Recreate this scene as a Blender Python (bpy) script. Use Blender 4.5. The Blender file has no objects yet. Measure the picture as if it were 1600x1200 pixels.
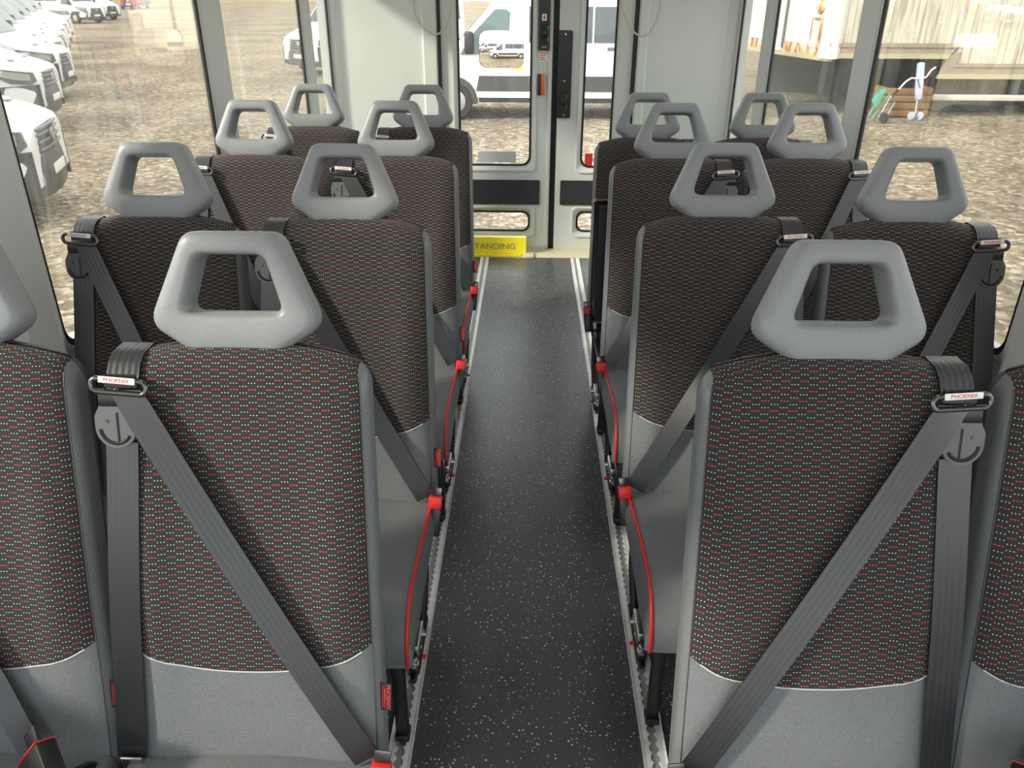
import bpy, bmesh, math, random
import numpy as np
from mathutils import Vector, Matrix
random.seed(7)
S = bpy.context.scene
COL = S.collection
pi = math.pi

# ------------------------------------------------------------------ camera
CX, CZ, PITCH, YAW, ROLL, FPX = -0.0134, 1.5335, 0.4648, -0.0195, 0.0051, 1231.75
FW = Vector((math.sin(YAW)*math.cos(PITCH), math.cos(YAW)*math.cos(PITCH), -math.sin(PITCH)))
_rt = Vector((math.cos(YAW), -math.sin(YAW), 0)); _up = _rt.cross(FW)
RT = math.cos(ROLL)*_rt + math.sin(ROLL)*_up
UP = -math.sin(ROLL)*_rt + math.cos(ROLL)*_up
CAMP = Vector((CX, 0, CZ))
cd = bpy.data.cameras.new('camera'); cam = bpy.data.objects.new('camera', cd); COL.objects.link(cam)
cd.sensor_width = 36; cd.lens = FPX/1600*36; cd.clip_start = .05; cd.clip_end = 400
cam.matrix_world = Matrix(((RT.x, UP.x, -FW.x, CX), (RT.y, UP.y, -FW.y, 0), (RT.z, UP.z, -FW.z, CZ), (0, 0, 0, 1)))
S.camera = cam
def at(axis, val, u, v):                       # photo pixel -> point on the plane axis = val
    d = FW + (u-800)/FPX*RT + (600-v)/FPX*UP
    t = (val-CAMP[axis])/d[axis]
    return CAMP + t*d
def aty(u, v, y): return at(1, y, u, v)
def atz(u, v, z): return at(2, z, u, v)
def atx(u, v, x): return at(0, x, u, v)

# ------------------------------------------------------------------ light
S.view_settings.view_transform = 'Standard'; S.view_settings.look = 'None'
S.view_settings.gamma = 1; S.view_settings.use_curve_mapping = False
S.view_settings.exposure = 0.75
W = bpy.data.worlds.new('world'); S.world = W; W.use_nodes = True
bg = W.node_tree.nodes['Background']; bg.inputs[0].default_value = (.93, .96, 1, 1); bg.inputs[1].default_value = 1.8
sd = bpy.data.lights.new('sun', 'SUN'); sun = bpy.data.objects.new('sun', sd); COL.objects.link(sun)
sd.energy = 3.2; sd.angle = math.radians(6); sd.color = (1, .94, .84)
sun.rotation_euler = Vector((-.78, -.38, .52)).to_track_quat('Z', 'Y').to_euler()
FILL = 2.0      # emission of the fill strips added to brighten the interior

# ------------------------------------------------------------------ materials
MATS = {}
def mat(name, col, rough=.5, metal=0, spec=.5, build=None):
    m = bpy.data.materials.new(name); m.use_nodes = True
    nt = m.node_tree; b = nt.nodes['Principled BSDF']
    b.inputs['Base Color'].default_value = (*col, 1); b.inputs['Roughness'].default_value = rough
    b.inputs['Metallic'].default_value = metal; b.inputs['Specular IOR Level'].default_value = spec
    if build: build(nt, b)
    MATS[name] = m; return m
def N(nt, t, **k):
    n = nt.nodes.new(t)
    for a, v in k.items(): setattr(n, a, v)
    return n
def math_(nt, op, a, b=None, clamp=False):
    n = nt.nodes.new('ShaderNodeMath'); n.operation = op; n.use_clamp = clamp
    for i, x in enumerate((a, b)):
        if x is None: continue
        if isinstance(x, (int, float)): n.inputs[i].default_value = x
        else: nt.links.new(x, n.inputs[i])
    return n.outputs[0]
def mixc(nt, f, a, b):
    n = nt.nodes.new('ShaderNodeMix'); n.data_type = 'RGBA'
    for i, x in ((0, f), (6, a), (7, b)):
        if isinstance(x, (int, float)): n.inputs[i].default_value = x
        elif isinstance(x, tuple): n.inputs[i].default_value = (*x, 1)
        else: nt.links.new(x, n.inputs[i])
    return n.outputs[2]
def noise(nt, scale, detail=2, vec=None, rough=.5):
    n = nt.nodes.new('ShaderNodeTexNoise'); n.inputs['Scale'].default_value = scale
    n.inputs['Detail'].default_value = detail; n.inputs['Roughness'].default_value = rough
    if vec is not None: nt.links.new(vec, n.inputs['Vector'])
    return n.outputs['Fac']
def objco(nt, scale=None):
    t = nt.nodes.new('ShaderNodeTexCoord'); o = t.outputs['Object']
    if scale:
        mp = nt.nodes.new('ShaderNodeMapping'); mp.inputs['Scale'].default_value = scale
        nt.links.new(o, mp.inputs['Vector']); o = mp.outputs[0]
    return o
def ramp(nt, f, stops):
    r = nt.nodes.new('ShaderNodeValToRGB'); e = r.color_ramp.elements
    e[0].position, e[0].color = stops[0][0], (*stops[0][1], 1)
    e[1].position, e[1].color = stops[-1][0], (*stops[-1][1], 1)
    for p, c in stops[1:-1]:
        x = e.new(p); x.color = (*c, 1)
    nt.links.new(f, r.inputs[0]); return r.outputs[0]
def bump(nt, b, h, strength=.3, dist=.002):
    n = nt.nodes.new('ShaderNodeBump'); n.inputs['Strength'].default_value = strength
    n.inputs['Distance'].default_value = dist
    nt.links.new(h, n.inputs['Height']); nt.links.new(n.outputs[0], b.inputs['Normal'])
def grain(scale, amt=.25, bs=.2, dist=.001):
    def f(nt, b):
        c = b.inputs['Base Color'].default_value[:3]
        o = objco(nt); n = noise(nt, scale, 3, o)
        col = ramp(nt, n, [(.3, tuple(x*(1-amt) for x in c)), (.7, tuple(min(1, x*(1+amt)) for x in c))])
        nt.links.new(col, b.inputs['Base Color']); bump(nt, b, n, bs, dist)
    return f
def fabric(nt, b):
    uv = N(nt, 'ShaderNodeUVMap'); sp = N(nt, 'ShaderNodeSeparateXYZ'); nt.links.new(uv.outputs[0], sp.inputs[0])
    u, v = sp.outputs[0], sp.outputs[1]
    RP, PER, DS, R = .0052, .0300, .0050, .00086
    vr = math_(nt, 'DIVIDE', v, RP); j = math_(nt, 'FLOOR', vr)
    fv = math_(nt, 'MULTIPLY', math_(nt, 'SUBTRACT', math_(nt, 'SUBTRACT', vr, j), .5), RP)
    odd = math_(nt, 'MODULO', j, 2)
    uu = math_(nt, 'ADD', math_(nt, 'DIVIDE', u, PER), math_(nt, 'MULTIPLY', odd, .5))
    fu = math_(nt, 'MULTIPLY', math_(nt, 'SUBTRACT', uu, math_(nt, 'FLOOR', uu)), PER)
    cell = math_(nt, 'DIVIDE', fu, DS); ci = math_(nt, 'FLOOR', cell)
    fx = math_(nt, 'MULTIPLY', math_(nt, 'SUBTRACT', math_(nt, 'SUBTRACT', cell, ci), .5), DS)
    d = math_(nt, 'SQRT', math_(nt, 'ADD', math_(nt, 'MULTIPLY', fx, fx), math_(nt, 'MULTIPLY', fv, fv)))
    dot = math_(nt, 'MULTIPLY', math_(nt, 'LESS_THAN', d, R), math_(nt, 'LESS_THAN', ci, 3))
    red = math_(nt, 'LESS_THAN', math_(nt, 'MODULO', j, 3), .5)
    halo = math_(nt, 'MULTIPLY', math_(nt, 'MULTIPLY', math_(nt, 'LESS_THAN', math_(nt, 'ABSOLUTE', fv), .0014), math_(nt, 'LESS_THAN', ci, 3)), red)
    nn = noise(nt, 900, 2, objco(nt))
    base = ramp(nt, nn, [(.3, (.018, .019, .019)), (.7, (.036, .038, .037))])
    base = mixc(nt, math_(nt, 'MULTIPLY', halo, .35), base, (.22, .03, .025))
    dc = mixc(nt, red, (.62, .66, .62), (.62, .13, .09))
    nt.links.new(mixc(nt, dot, base, dc), b.inputs['Base Color'])
    bump(nt, b, nn, .25, .0006)
    b.inputs['Sheen Weight'].default_value = .25; b.inputs['Sheen Roughness'].default_value = .4
def webbing(nt, b):
    uv = N(nt, 'ShaderNodeUVMap'); sp = N(nt, 'ShaderNodeSeparateXYZ'); nt.links.new(uv.outputs[0], sp.inputs[0])
    s = math_(nt, 'SINE', math_(nt, 'MULTIPLY', sp.outputs[0], 2*pi*5))
    t = math_(nt, 'SINE', math_(nt, 'MULTIPLY', math_(nt, 'ADD', sp.outputs[1], math_(nt, 'MULTIPLY', sp.outputs[0], .02)), 2*pi*500))
    h = math_(nt, 'ADD', s, math_(nt, 'MULTIPLY', t, .25))
    bump(nt, b, h, .2, .0008)
    g = N(nt, 'ShaderNodeBsdfAnisotropic'); g.inputs['Color'].default_value = (.62, .63, .64, 1); g.inputs['Roughness'].default_value = .52; g.inputs['Anisotropy'].default_value = .85; g.inputs['Rotation'].default_value = .25
    tn = N(nt, 'ShaderNodeTangent', direction_type='UV_MAP'); nt.links.new(tn.outputs[0], g.inputs['Tangent'])
    mx = N(nt, 'ShaderNodeMixShader'); mx.inputs[0].default_value = .12
    out = [x for x in nt.nodes if x.type == 'OUTPUT_MATERIAL'][0]
    nt.links.new(b.outputs[0], mx.inputs[1]); nt.links.new(g.outputs[0], mx.inputs[2]); nt.links.new(mx.outputs[0], out.inputs[0])
def vinylfloor(nt, b):
    o = objco(nt)
    v = N(nt, 'ShaderNodeTexVoronoi'); v.inputs['Scale'].default_value = 110; nt.links.new(o, v.inputs['Vector'])
    rnd = N(nt, 'ShaderNodeSeparateColor'); nt.links.new(v.outputs['Color'], rnd.inputs[0])
    size = math_(nt, 'ADD', math_(nt, 'MULTIPLY', rnd.outputs[1], .2), .07)
    fl = math_(nt, 'MULTIPLY', math_(nt, 'LESS_THAN', v.outputs['Distance'], size), math_(nt, 'LESS_THAN', rnd.outputs[0], .66))
    v2 = N(nt, 'ShaderNodeTexVoronoi'); v2.inputs['Scale'].default_value = 240; nt.links.new(o, v2.inputs['Vector'])
    r2 = N(nt, 'ShaderNodeSeparateColor'); nt.links.new(v2.outputs['Color'], r2.inputs[0])
    f2 = math_(nt, 'MULTIPLY', math_(nt, 'LESS_THAN', v2.outputs['Distance'], .2), math_(nt, 'LESS_THAN', r2.outputs[0], .2))
    n = noise(nt, 6, 3, o)
    base = ramp(nt, n, [(.3, (.055, .061, .067)), (.7, (.072, .079, .086))])
    c = mixc(nt, math_(nt, 'MULTIPLY', f2, .6), base, (.45, .45, .43)); c = mixc(nt, fl, c, (.75, .75, .72))
    nt.links.new(c, b.inputs['Base Color'])
    bump(nt, b, noise(nt, 500, 2, o), .15, .0006)
def gravel(nt, b):
    o = objco(nt)
    v = N(nt, 'ShaderNodeTexVoronoi'); v.inputs['Scale'].default_value = 16; nt.links.new(o, v.inputs['Vector'])
    rs = N(nt, 'ShaderNodeSeparateColor'); nt.links.new(v.outputs['Color'], rs.inputs[0])
    stone = ramp(nt, rs.outputs[0], [(0, (.10, .08, .06)), (.45, (.30, .25, .19)), (.8, (.44, .38, .29)), (1, (.78, .73, .63))])
    big = noise(nt, .35, 4, o); mid = noise(nt, 3, 4, o)
    dirt = ramp(nt, mid, [(.3, (.20, .165, .125)), (.7, (.37, .31, .24))])
    c = mixc(nt, .7, dirt, stone)
    pat = ramp(nt, big, [(.35, (.58, .56, .51)), (.65, (.92, .87, .77))])
    mm = N(nt, 'ShaderNodeMix', data_type='RGBA', blend_type='MULTIPLY'); mm.inputs[0].default_value = 1
    nt.links.new(c, mm.inputs[6]); nt.links.new(pat, mm.inputs[7])
    nt.links.new(mm.outputs[2], b.inputs['Base Color'])
    bump(nt, b, v.outputs['Distance'], .8, .03)
def trailer_paint(nt, b):
    st = noise(nt, 3.0, 5, objco(nt, (6, 6, .35)))
    c = ramp(nt, st, [(.35, (.40, .36, .27)), (.5, (.62, .58, .46)), (.72, (.76, .73, .62))])
    nt.links.new(c, b.inputs['Base Color'])
def rusty(nt, b):
    n = noise(nt, 2.5, 5, objco(nt, (1, 3, 1)))
    nt.links.new(ramp(nt, n, [(.42, (.30, .10, .03)), (.52, (.70, .42, .16)), (.62, (.78, .75, .66))]), b.inputs['Base Color'])

M_HEAD = mat('headrest_plastic', (.235, .25, .26), .42, build=grain(220, .05, .06, .0004))
M_FAB = mat('dotted_fabric', (.04, .04, .04), .85, spec=.2, build=fabric)
M_VIN = mat('grey_leathercloth', (.145, .155, .163), .36, spec=.45, build=grain(330, .18, .25, .0006))
M_SHELL = mat('seat_shell', (.06, .062, .065), .6)
M_RED = mat('red_piping', (.62, .02, .02), .4)
M_BELT = mat('belt_webbing', (.012, .0135, .017), .36, spec=.5, build=webbing)
M_BLK = mat('black_plastic', (.012, .012, .013), .38)
M_BLKM = mat('black_steel', (.008, .008, .009), .35)
M_HINGE = mat('belt_guide_plastic', (.11, .115, .12), .3)
M_CHR = mat('dark_chrome', (.12, .12, .12), .25, .9)
M_STEEL = mat('zinc_steel', (.55, .55, .56), .32, 1)
M_ALU = mat('rail_aluminium', (.82, .83, .82), .4, .2, build=grain(60, .08, .1, .0005))
M_ALUB = mat('rail_channel', (.34, .34, .34), .5, .3)
M_WHITE = mat('label_white', (.8, .8, .78), .4)
M_REDT = mat('label_red', (.65, .03, .03), .45)
M_TAGB = mat('tag_black', (.02, .016, .018), .7)
M_FLOOR = mat('speckled_vinyl', (.04, .044, .048), .34, spec=.6, build=vinylfloor)
M_TRIM = mat('pale_grey_moulding', (.60, .635, .60), .45, build=grain(3, .03, .02, .0005))
M_TRIM2 = mat('grey_pillar_cover', (.57, .60, .58), .45, build=grain(3, .03, .02, .0005))
M_SEAL = mat('rubber_seal', (.012, .012, .014), .6)
M_CEIL = mat('ceiling_lining', (.62, .63, .60), .8)
M_PANEL = mat('dark_vent_panel', (.030, .032, .035), .45, build=grain(40, .1, .1, .0005))
M_ORANGE = mat('orange_reflector', (.85, .14, .01), .35)
M_YEL = mat('yellow_paint', (.92, .78, .01), .4)
M_SILL = mat('cream_sill', (.62, .57, .42), .45)
M_GRAVEL = mat('gravel', (.3, .25, .2), .95, spec=.15, build=gravel)
M_VAN = mat('white_van_paint', (.78, .79, .79), .25, spec=.6)
M_VGREY = mat('van_bumper_plastic', (.05, .053, .053), .6, build=grain(8, .15, .05, .001))
M_VDARK = mat('van_grille_black', (.02, .021, .022), .4)
M_VGLASS = mat('van_dark_glass', (.02, .032, .034), .06, spec=.9)
M_VGLASSG = mat('van_green_glass', (.05, .10, .085), .08, spec=.9)
M_LAMPG = mat('headlamp_lens', (.45, .47, .48), .12, .35)
M_LAMPD = mat('headlamp_dark', (.10, .105, .11), .2)
M_TYRE = mat('tyre', (.022, .022, .023), .85)
M_HUB = mat('wheel_hub', (.42, .43, .43), .35, .6)
M_PLATE = mat('number_plate', (.78, .78, .74), .4)
M_PLATEY = mat('number_plate_yellow', (.85, .7, .05), .4)
M_TRL = mat('trailer_panel', (.66, .62, .5), .5, build=trailer_paint)
M_TRLW = mat('trailer_white', (.80, .78, .70), .45, build=grain(1.2, .06, .02, .001))
M_RAILB = mat('trailer_rail', (.36, .29, .22), .55, build=grain(5, .12, .05, .001))
M_RAILY = mat('trailer_rail_lip', (.50, .45, .27), .5)
M_RUST = mat('rusty_edge', (.5, .3, .12), .8, build=rusty)
M_UNDER = mat('chassis_dark', (.035, .036, .036), .7)
M_BEAM = mat('side_guard', (.60, .56, .48), .5)
M_BLUE = mat('scooter_blue', (.48, .56, .68), .4)
M_GREEN = mat('green_chair', (.05, .42, .27), .5)
M_WOOD = mat('old_wood', (.28, .16, .07), .8)
M_REDP = mat('red_van_paint', (.70, .04, .03), .3)
M_BLUEP = mat('blue_paint', (.04, .06, .28), .4)
M_FENCE = mat('palisade_fence', (.42, .36, .2), .6)
M_STICK = mat('grey_sticker', (.55, .57, .55), .6)
M_LETT = mat('faded_lettering', (.30, .27, .10), .6)
M_CABLE = mat('grab_cable', (.50, .50, .44), .35)
m = bpy.data.materials.new('lamp_diffuser'); m.use_nodes = True; MATS['lamp_diffuser'] = m
e = m.node_tree.nodes['Principled BSDF']; e.inputs['Emission Color'].default_value = (1, .97, .92, 1); e.inputs['Emission Strength'].default_value = FILL
M_LAMP = m  # glowing surface of the added ceiling fill strips
def glassmat(name, tint, dirt, axis_scale):
    m = bpy.data.materials.new(name); m.use_nodes = True; nt = m.node_tree; nt.nodes.clear()
    out = N(nt, 'ShaderNodeOutputMaterial'); tr = N(nt, 'ShaderNodeBsdfTransparent'); tr.inputs[0].default_value = (*tint, 1)
    gl = N(nt, 'ShaderNodeBsdfGlossy'); gl.inputs['Roughness'].default_value = .02
    fr = N(nt, 'ShaderNodeFresnel'); fr.inputs[0].default_value = 1.45
    a = N(nt, 'ShaderNodeMixShader'); nt.links.new(math_(nt, 'MULTIPLY', fr.outputs[0], .4), a.inputs[0])
    nt.links.new(tr.outputs[0], a.inputs[1]); nt.links.new(gl.outputs[0], a.inputs[2])
    tl = N(nt, 'ShaderNodeBsdfTranslucent'); tl.inputs[0].default_value = (.75, .73, .68, 1)
    st = noise(nt, 5, 5, objco(nt, axis_scale), .65); bl = noise(nt, 2.2, 3, objco(nt))
    f = math_(nt, 'MULTIPLY', math_(nt, 'MULTIPLY', math_(nt, 'SUBTRACT', st, .38, True), bl), dirt, True)
    f = math_(nt, 'ADD', f, dirt*.035)
    c = N(nt, 'ShaderNodeMixShader'); nt.links.new(f, c.inputs[0]); nt.links.new(a.outputs[0], c.inputs[1]); nt.links.new(tl.outputs[0], c.inputs[2])
    nt.links.new(c.outputs[0], out.inputs[0]); MATS[name] = m; return m
M_GLASS = glassmat('dusty_side_glass', (.95, .95, .92), .2, (9, 9, .35))
M_GLASSR = glassmat('streaky_rear_glass', (.96, .97, .96), .25, (16, 16, .3))
m = bpy.data.materials.new('lens_plastic'); m.use_nodes = True; nt = m.node_tree; nt.nodes.clear(); MATS['lens'] = m
o_ = N(nt, 'ShaderNodeOutputMaterial'); g_ = N(nt, 'ShaderNodeBsdfRefraction'); g_.inputs['IOR'].default_value = 2.4; g_.inputs['Roughness'].default_value = 0
g_.inputs[0].default_value = (.95, .94, .9, 1); nt.links.new(g_.outputs[0], o_.inputs[0]); M_LENS = m

# ------------------------------------------------------------------ mesh helpers
class MB:
    def __init__(s): s.v = []; s.f = []; s.uv = []
    def add(s, vs, fs, uv=None):
        o = len(s.v); s.v += [tuple(x) for x in vs]; s.f += [tuple(i+o for i in f) for f in fs]
        s.uv += (list(uv) if uv else [(0, 0)]*len(vs)); return s
    def box(s, x0, x1, y0, y1, z0, z1, bev=0, seg=2, M=None):
        if bev <= 0:
            vs = [(x, y, z) for x in (x0, x1) for y in (y0, y1) for z in (z0, z1)]
            fs = [(0, 1, 3, 2), (4, 6, 7, 5), (0, 4, 5, 1), (2, 3, 7, 6), (0, 2, 6, 4), (1, 5, 7, 3)]
        else:
            bm = bmesh.new(); bmesh.ops.create_cube(bm, size=1)
            for v in bm.verts: v.co = Vector(((x0+x1)/2+v.co.x*(x1-x0), (y0+y1)/2+v.co.y*(y1-y0), (z0+z1)/2+v.co.z*(z1-z0)))
            b = min(bev, .49*min(abs(x1-x0), abs(y1-y0), abs(z1-z0)))
            bmesh.ops.bevel(bm, geom=bm.edges[:], offset=b, segments=seg, profile=.5, affect='EDGES')
            bm.verts.index_update(); vs = [v.co.copy() for v in bm.verts]; fs = [[v.index for v in f.verts] for f in bm.faces]; bm.free()
        if M is not None: vs = [M @ Vector(v) for v in vs]
        return s.add(vs, fs)
    def tube(s, pts, r, n=8, closed=False, caps=True, rs=None):
        pts = [Vector(p) for p in pts]; L = len(pts); vs = []; fs = []; ref = None
        for i, p in enumerate(pts):
            a = pts[(i-1) % L] if (closed or i > 0) else p; b = pts[(i+1) % L] if (closed or i < L-1) else p
            t = (b-a).normalized()
            if ref is None: ref = Vector((0, 0, 1)) if abs(t.z) < .9 else Vector((1, 0, 0))
            x = t.cross(ref).normalized(); y = x.cross(t).normalized(); ref = y
            rr = rs[i] if rs else r
            vs += [p + rr*(math.cos(2*pi*k/n)*x + math.sin(2*pi*k/n)*y) for k in range(n)]
        for i in range(L if closed else L-1):
            for k in range(n):
                j = (i+1) % L
                fs.append((i*n+k, i*n+(k+1) % n, j*n+(k+1) % n, j*n+k))
        if caps and not closed: fs.append(tuple(range(n-1, -1, -1))); fs.append(tuple((L-1)*n+k for k in range(n)))
        return s.add(vs, fs)
    def cyl(s, a, b, r, n=12): return s.tube([a, b], r, n)
    def lathe(s, prof, c, axis, n=20):              # prof: (dist along axis, radius)
        ax = Vector(axis).normalized(); x = ax.orthogonal().normalized(); y = ax.cross(x); c = Vector(c); vs = []; fs = []
        for d, r in prof: vs += [c+ax*d+r*(math.cos(2*pi*k/n)*x+math.sin(2*pi*k/n)*y) for k in range(n)]
        for i in range(len(prof)-1):
            for k in range(n): fs.append((i*n+k, i*n+(k+1) % n, (i+1)*n+(k+1) % n, (i+1)*n+k))
        fs.append(tuple(range(n-1, -1, -1))); fs.append(tuple((len(prof)-1)*n+k for k in range(n)))
        return s.add(vs, fs)
    def prism(s, poly, f0, f1):                     # poly of 2d points; f0 / f1 map a 2d point to the two faces
        n = len(poly); vs = [f0(*p) for p in poly]+[f1(*p) for p in poly]
        fs = [tuple(range(n-1, -1, -1)), tuple(range(n, 2*n))]+[(i, (i+1) % n, n+(i+1) % n, n+i) for i in range(n)]
        return s.add(vs, fs)
    def ribbon(s, pts, sides, th, nrm=None):        # strap: centre points, half-width vectors, thickness along normal
        L = len(pts); vs = []; fs = []; uv = []; dist = 0
        for i in range(L):
            p = Vector(pts[i]); w = Vector(sides[i])
            t = Vector(pts[min(i+1, L-1)])-Vector(pts[max(i-1, 0)]); nn = t.cross(w).normalized()*th*.5
            if i: dist += (p-Vector(pts[i-1])).length
            vs += [p-w+nn, p+w+nn, p+w-nn, p-w-nn]; uv += [(0, dist), (1, dist), (1, dist), (0, dist)]
        for i in range(L-1):
            for k in range(4): fs.append((i*4+k, i*4+(k+1) % 4, (i+1)*4+(k+1) % 4, (i+1)*4+k))
        fs.append((3, 2, 1, 0)); fs.append(tuple((L-1)*4+k for k in range(4)))
        return s.add(vs, fs, uv)
    def loops(s, A, closed=True, capa=False, capb=False):  # loft a list of equal loops
        n = len(A[0]); vs = [p for l in A for p in l]; fs = []
        for i in range(len(A)-1):
            for k in range(n if closed else n-1): fs.append((i*n+k, i*n+(k+1) % n, (i+1)*n+(k+1) % n, (i+1)*n+k))
        if capa: fs.append(tuple(range(n-1, -1, -1)))
        if capb: fs.append(tuple((len(A)-1)*n+k for k in range(n)))
        return s.add(vs, fs)
    def build(s, name, m, parent=None, smooth=35, flip=False):
        me = bpy.data.meshes.new(name); f = s.f
        if flip: f = [tuple(reversed(x)) for x in f]
        me.from_pydata(s.v, [], f); me.materials.append(m)
        ul = me.uv_layers.new(name='UVMap')
        li = np.empty(len(me.loops), dtype=np.int32); me.loops.foreach_get('vertex_index', li)
        ul.data.foreach_set('uv', np.array(s.uv, dtype=np.float32)[li].ravel())
        bm = bmesh.new(); bm.from_mesh(me); bmesh.ops.recalc_face_normals(bm, faces=bm.faces[:]); bm.to_mesh(me); bm.free()
        if smooth:
            me.shade_smooth(); me.set_sharp_from_angle(angle=math.radians(smooth))
        o = bpy.data.objects.new(name, me); COL.objects.link(o)
        if parent is not None: o.parent = parent
        return o
def tag(o, label=None, cat=None, group=None, kind=None):
    for k, v in (('label', label), ('category', cat), ('group', group), ('kind', kind)):
        if v: o[k] = v
    return o
def empty(name, loc=(0, 0, 0), rz=0):
    o = bpy.data.objects.new(name, None); COL.objects.link(o); o.location = loc; o.rotation_euler = (0, 0, rz); o.empty_display_size = .05
    return o
def copy_tree(o, parent=None):
    c = o.copy(); COL.objects.link(c); c.parent = parent
    for ch in list(o.children): copy_tree(ch, c)
    return c
def rrect(a0, a1, b0, b1, r, n=6):                  # rounded rectangle loop (2d), 4*(n+1) points
    r = max(r, 1e-4); P = []
    for cx_, cy_, s in ((a1-r, b1-r, 0), (a0+r, b1-r, 1), (a0+r, b0+r, 2), (a1-r, b0+r, 3)):
        for k in range(n+1):
            t = (s+k/n)*pi/2; P.append((cx_+r*math.cos(t), cy_+r*math.sin(t)))
    return P
_tc = {}
def text(body, size, m, name, parent, M, extrude=.0004, sx=1.0):
    key = (body, size, extrude)
    if key not in _tc:
        c = bpy.data.curves.new('lettering', 'FONT'); c.body = body; c.size = size; c.align_x = 'CENTER'; c.align_y = 'CENTER'; c.extrude = extrude
        t = bpy.data.objects.new('lettering', c); COL.objects.link(t); dg = bpy.context.evaluated_depsgraph_get()
        me = bpy.data.meshes.new_from_object(t.evaluated_get(dg)); bpy.data.objects.remove(t); me.materials.clear(); _tc[key] = me
    me = _tc[key].copy(); me.materials.append(m)
    me.transform(M @ Matrix.Diagonal((sx, 1, 1, 1)))
    o = bpy.data.objects.new(name, me); COL.objects.link(o); o.parent = parent; return o
def frame3(origin, xdir, ydir):
    x = Vector(xdir).normalized(); y = Vector(ydir).normalized(); z = x.cross(y).normalized(); y = z.cross(x)
    return Matrix(((x.x, y.x, z.x, origin[0]), (x.y, y.y, z.y, origin[1]), (x.z, y.z, z.z, origin[2]), (0, 0, 0, 1)))

# ------------------------------------------------------------------ the bus body
WX = 1.19      # inner face of the side walls
RD = 5.05      # inner face of the rear wall
SILL, HEAD, CEIL = .685, 1.70, 1.96
FY = -2.4
tag(MB().box(-1.3, 1.3, FY, 4.86, -.06, 0).build('floor', M_FLOOR), kind='structure')
tag(MB().box(-1.3, 1.3, FY+.9, RD+.1, CEIL, CEIL+.05).build('ceiling', M_CEIL), kind='structure')
LWIN = [(-1.3, -.25), (-.05, 1.60), (1.815, 3.07), (3.27, 4.42), (4.60, 5.03)]
RWIN = [(-1.3, -.25), (-.05, 1.60), (1.83, 3.02), (3.18, 4.30), (4.48, 5.0)]
def side(sg, wins, nm):
    X = lambda a: sg*a
    wl = MB()
    wl.box(*sorted((X(WX), X(WX+.07))), FY, RD+.1, -.06, SILL).box(*sorted((X(WX), X(WX+.07))), FY+.9, RD+.1, HEAD, CEIL)
    w = tag(wl.build('wall_'+nm, M_TRIM), kind='structure')
    edges = [FY+.9]+[y for ab in wins for y in ab]+[RD+.1]
    for i in range(0, len(edges), 2):
        y0, y1 = edges[i], edges[i+1]
        side_pillar(sg, y0, y1, i//2, nm)
    for (y0, y1) in wins: side_window(sg, y0, y1)
TR = [0]
def side_pillar(sg, y0, y1, i, nm):
    TR[0] += 1
    # moulded cover: chamfered section standing a little proud of the wall
    a, b = y0, y1; d = .03 if y0 < 2 else .008
    sec = [(WX+.016, a), (WX+.004, a), (WX-.006, a+.006), (WX-d, a+min(.05, (b-a)*.25)), (WX-d, b-min(.05, (b-a)*.25)), (WX-.006, b-.006), (WX+.004, b), (WX+.016, b)]
    A = [[(sg*x, y, z) for x, y in sec] for z in (SILL-.05, HEAD+.05)]
    o = MB().loops(A, True, True, True).build('trim_%d' % TR[0], M_TRIM2 if b-a < .4 else M_TRIM, smooth=20)
    tag(o, kind='structure')
WN = [0]
def side_window(sg, y0, y1):
    WN[0] += 1
    root = tag(empty('window_%d' % WN[0], (sg*WX, (y0+y1)/2, SILL)), kind='structure')
    root.location = (0, 0, 0)
    g = .004
    def L(i, x, r): return [(sg*x, y, z) for y, z in rrect(y0+i, y1-i, SILL+i, HEAD-i, r)]
    MB().loops([L(-.0, WX+.002, .002), L(.004, WX-.004, .05), L(.006, WX-.003, .055), L(.009, WX+.008, .055), L(.009, WX+.014, .055)]).build('surround', M_TRIM, root, smooth=40)
    MB().loops([L(.008, WX+.001, .055), L(.022, WX+.002, .05), L(.022, WX+.012, .05), L(.008, WX+.012, .055)]).build('gasket', M_SEAL, root, smooth=40)
    gp = rrect(y0+.018, y1-.018, SILL+.018, HEAD-.018, .05)
    MB().prism(gp, lambda y, z: (sg*(WX+.005), y, z), lambda y, z: (sg*(WX+.009), y, z)).build('pane', M_GLASS, root, smooth=30)
side(-1, LWIN, 'left'); side(1, RWIN, 'right')

# rear wall: two corner panels, a header and the door leaves
DX0, DX1, DTOP = aty(690, 100, RD).x, aty(988, 100, RD).x, 1.84
rw = MB()
rw.box(-WX-.07, DX0, RD, RD+.1, -.06, CEIL).box(DX1, WX+.07, RD, RD+.1, -.06, CEIL).box(DX0, DX1, RD, RD+.1, DTOP, CEIL)
tag(rw.build('wall_rear', M_TRIM), kind='structure')
def rear_trim(u0, u1, d, m=M_TRIM):
    TR[0] += 1
    a, b = aty(u0, 60, RD).x, aty(u1, 60, RD).x
    sec = [(a, RD+.01), (a, RD-d*.6), (a+.01, RD-d), (b-.01, RD-d), (b, RD-d*.6), (b, RD+.01)]
    tag(MB().loops([[(x, y, z) for x, y in sec] for z in (0, CEIL)], True, True, True).build('trim_%d' % TR[0], m, smooth=25), kind='structure')
rear_trim(660, 684, .03); rear_trim(996, 1012, .03)
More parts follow.
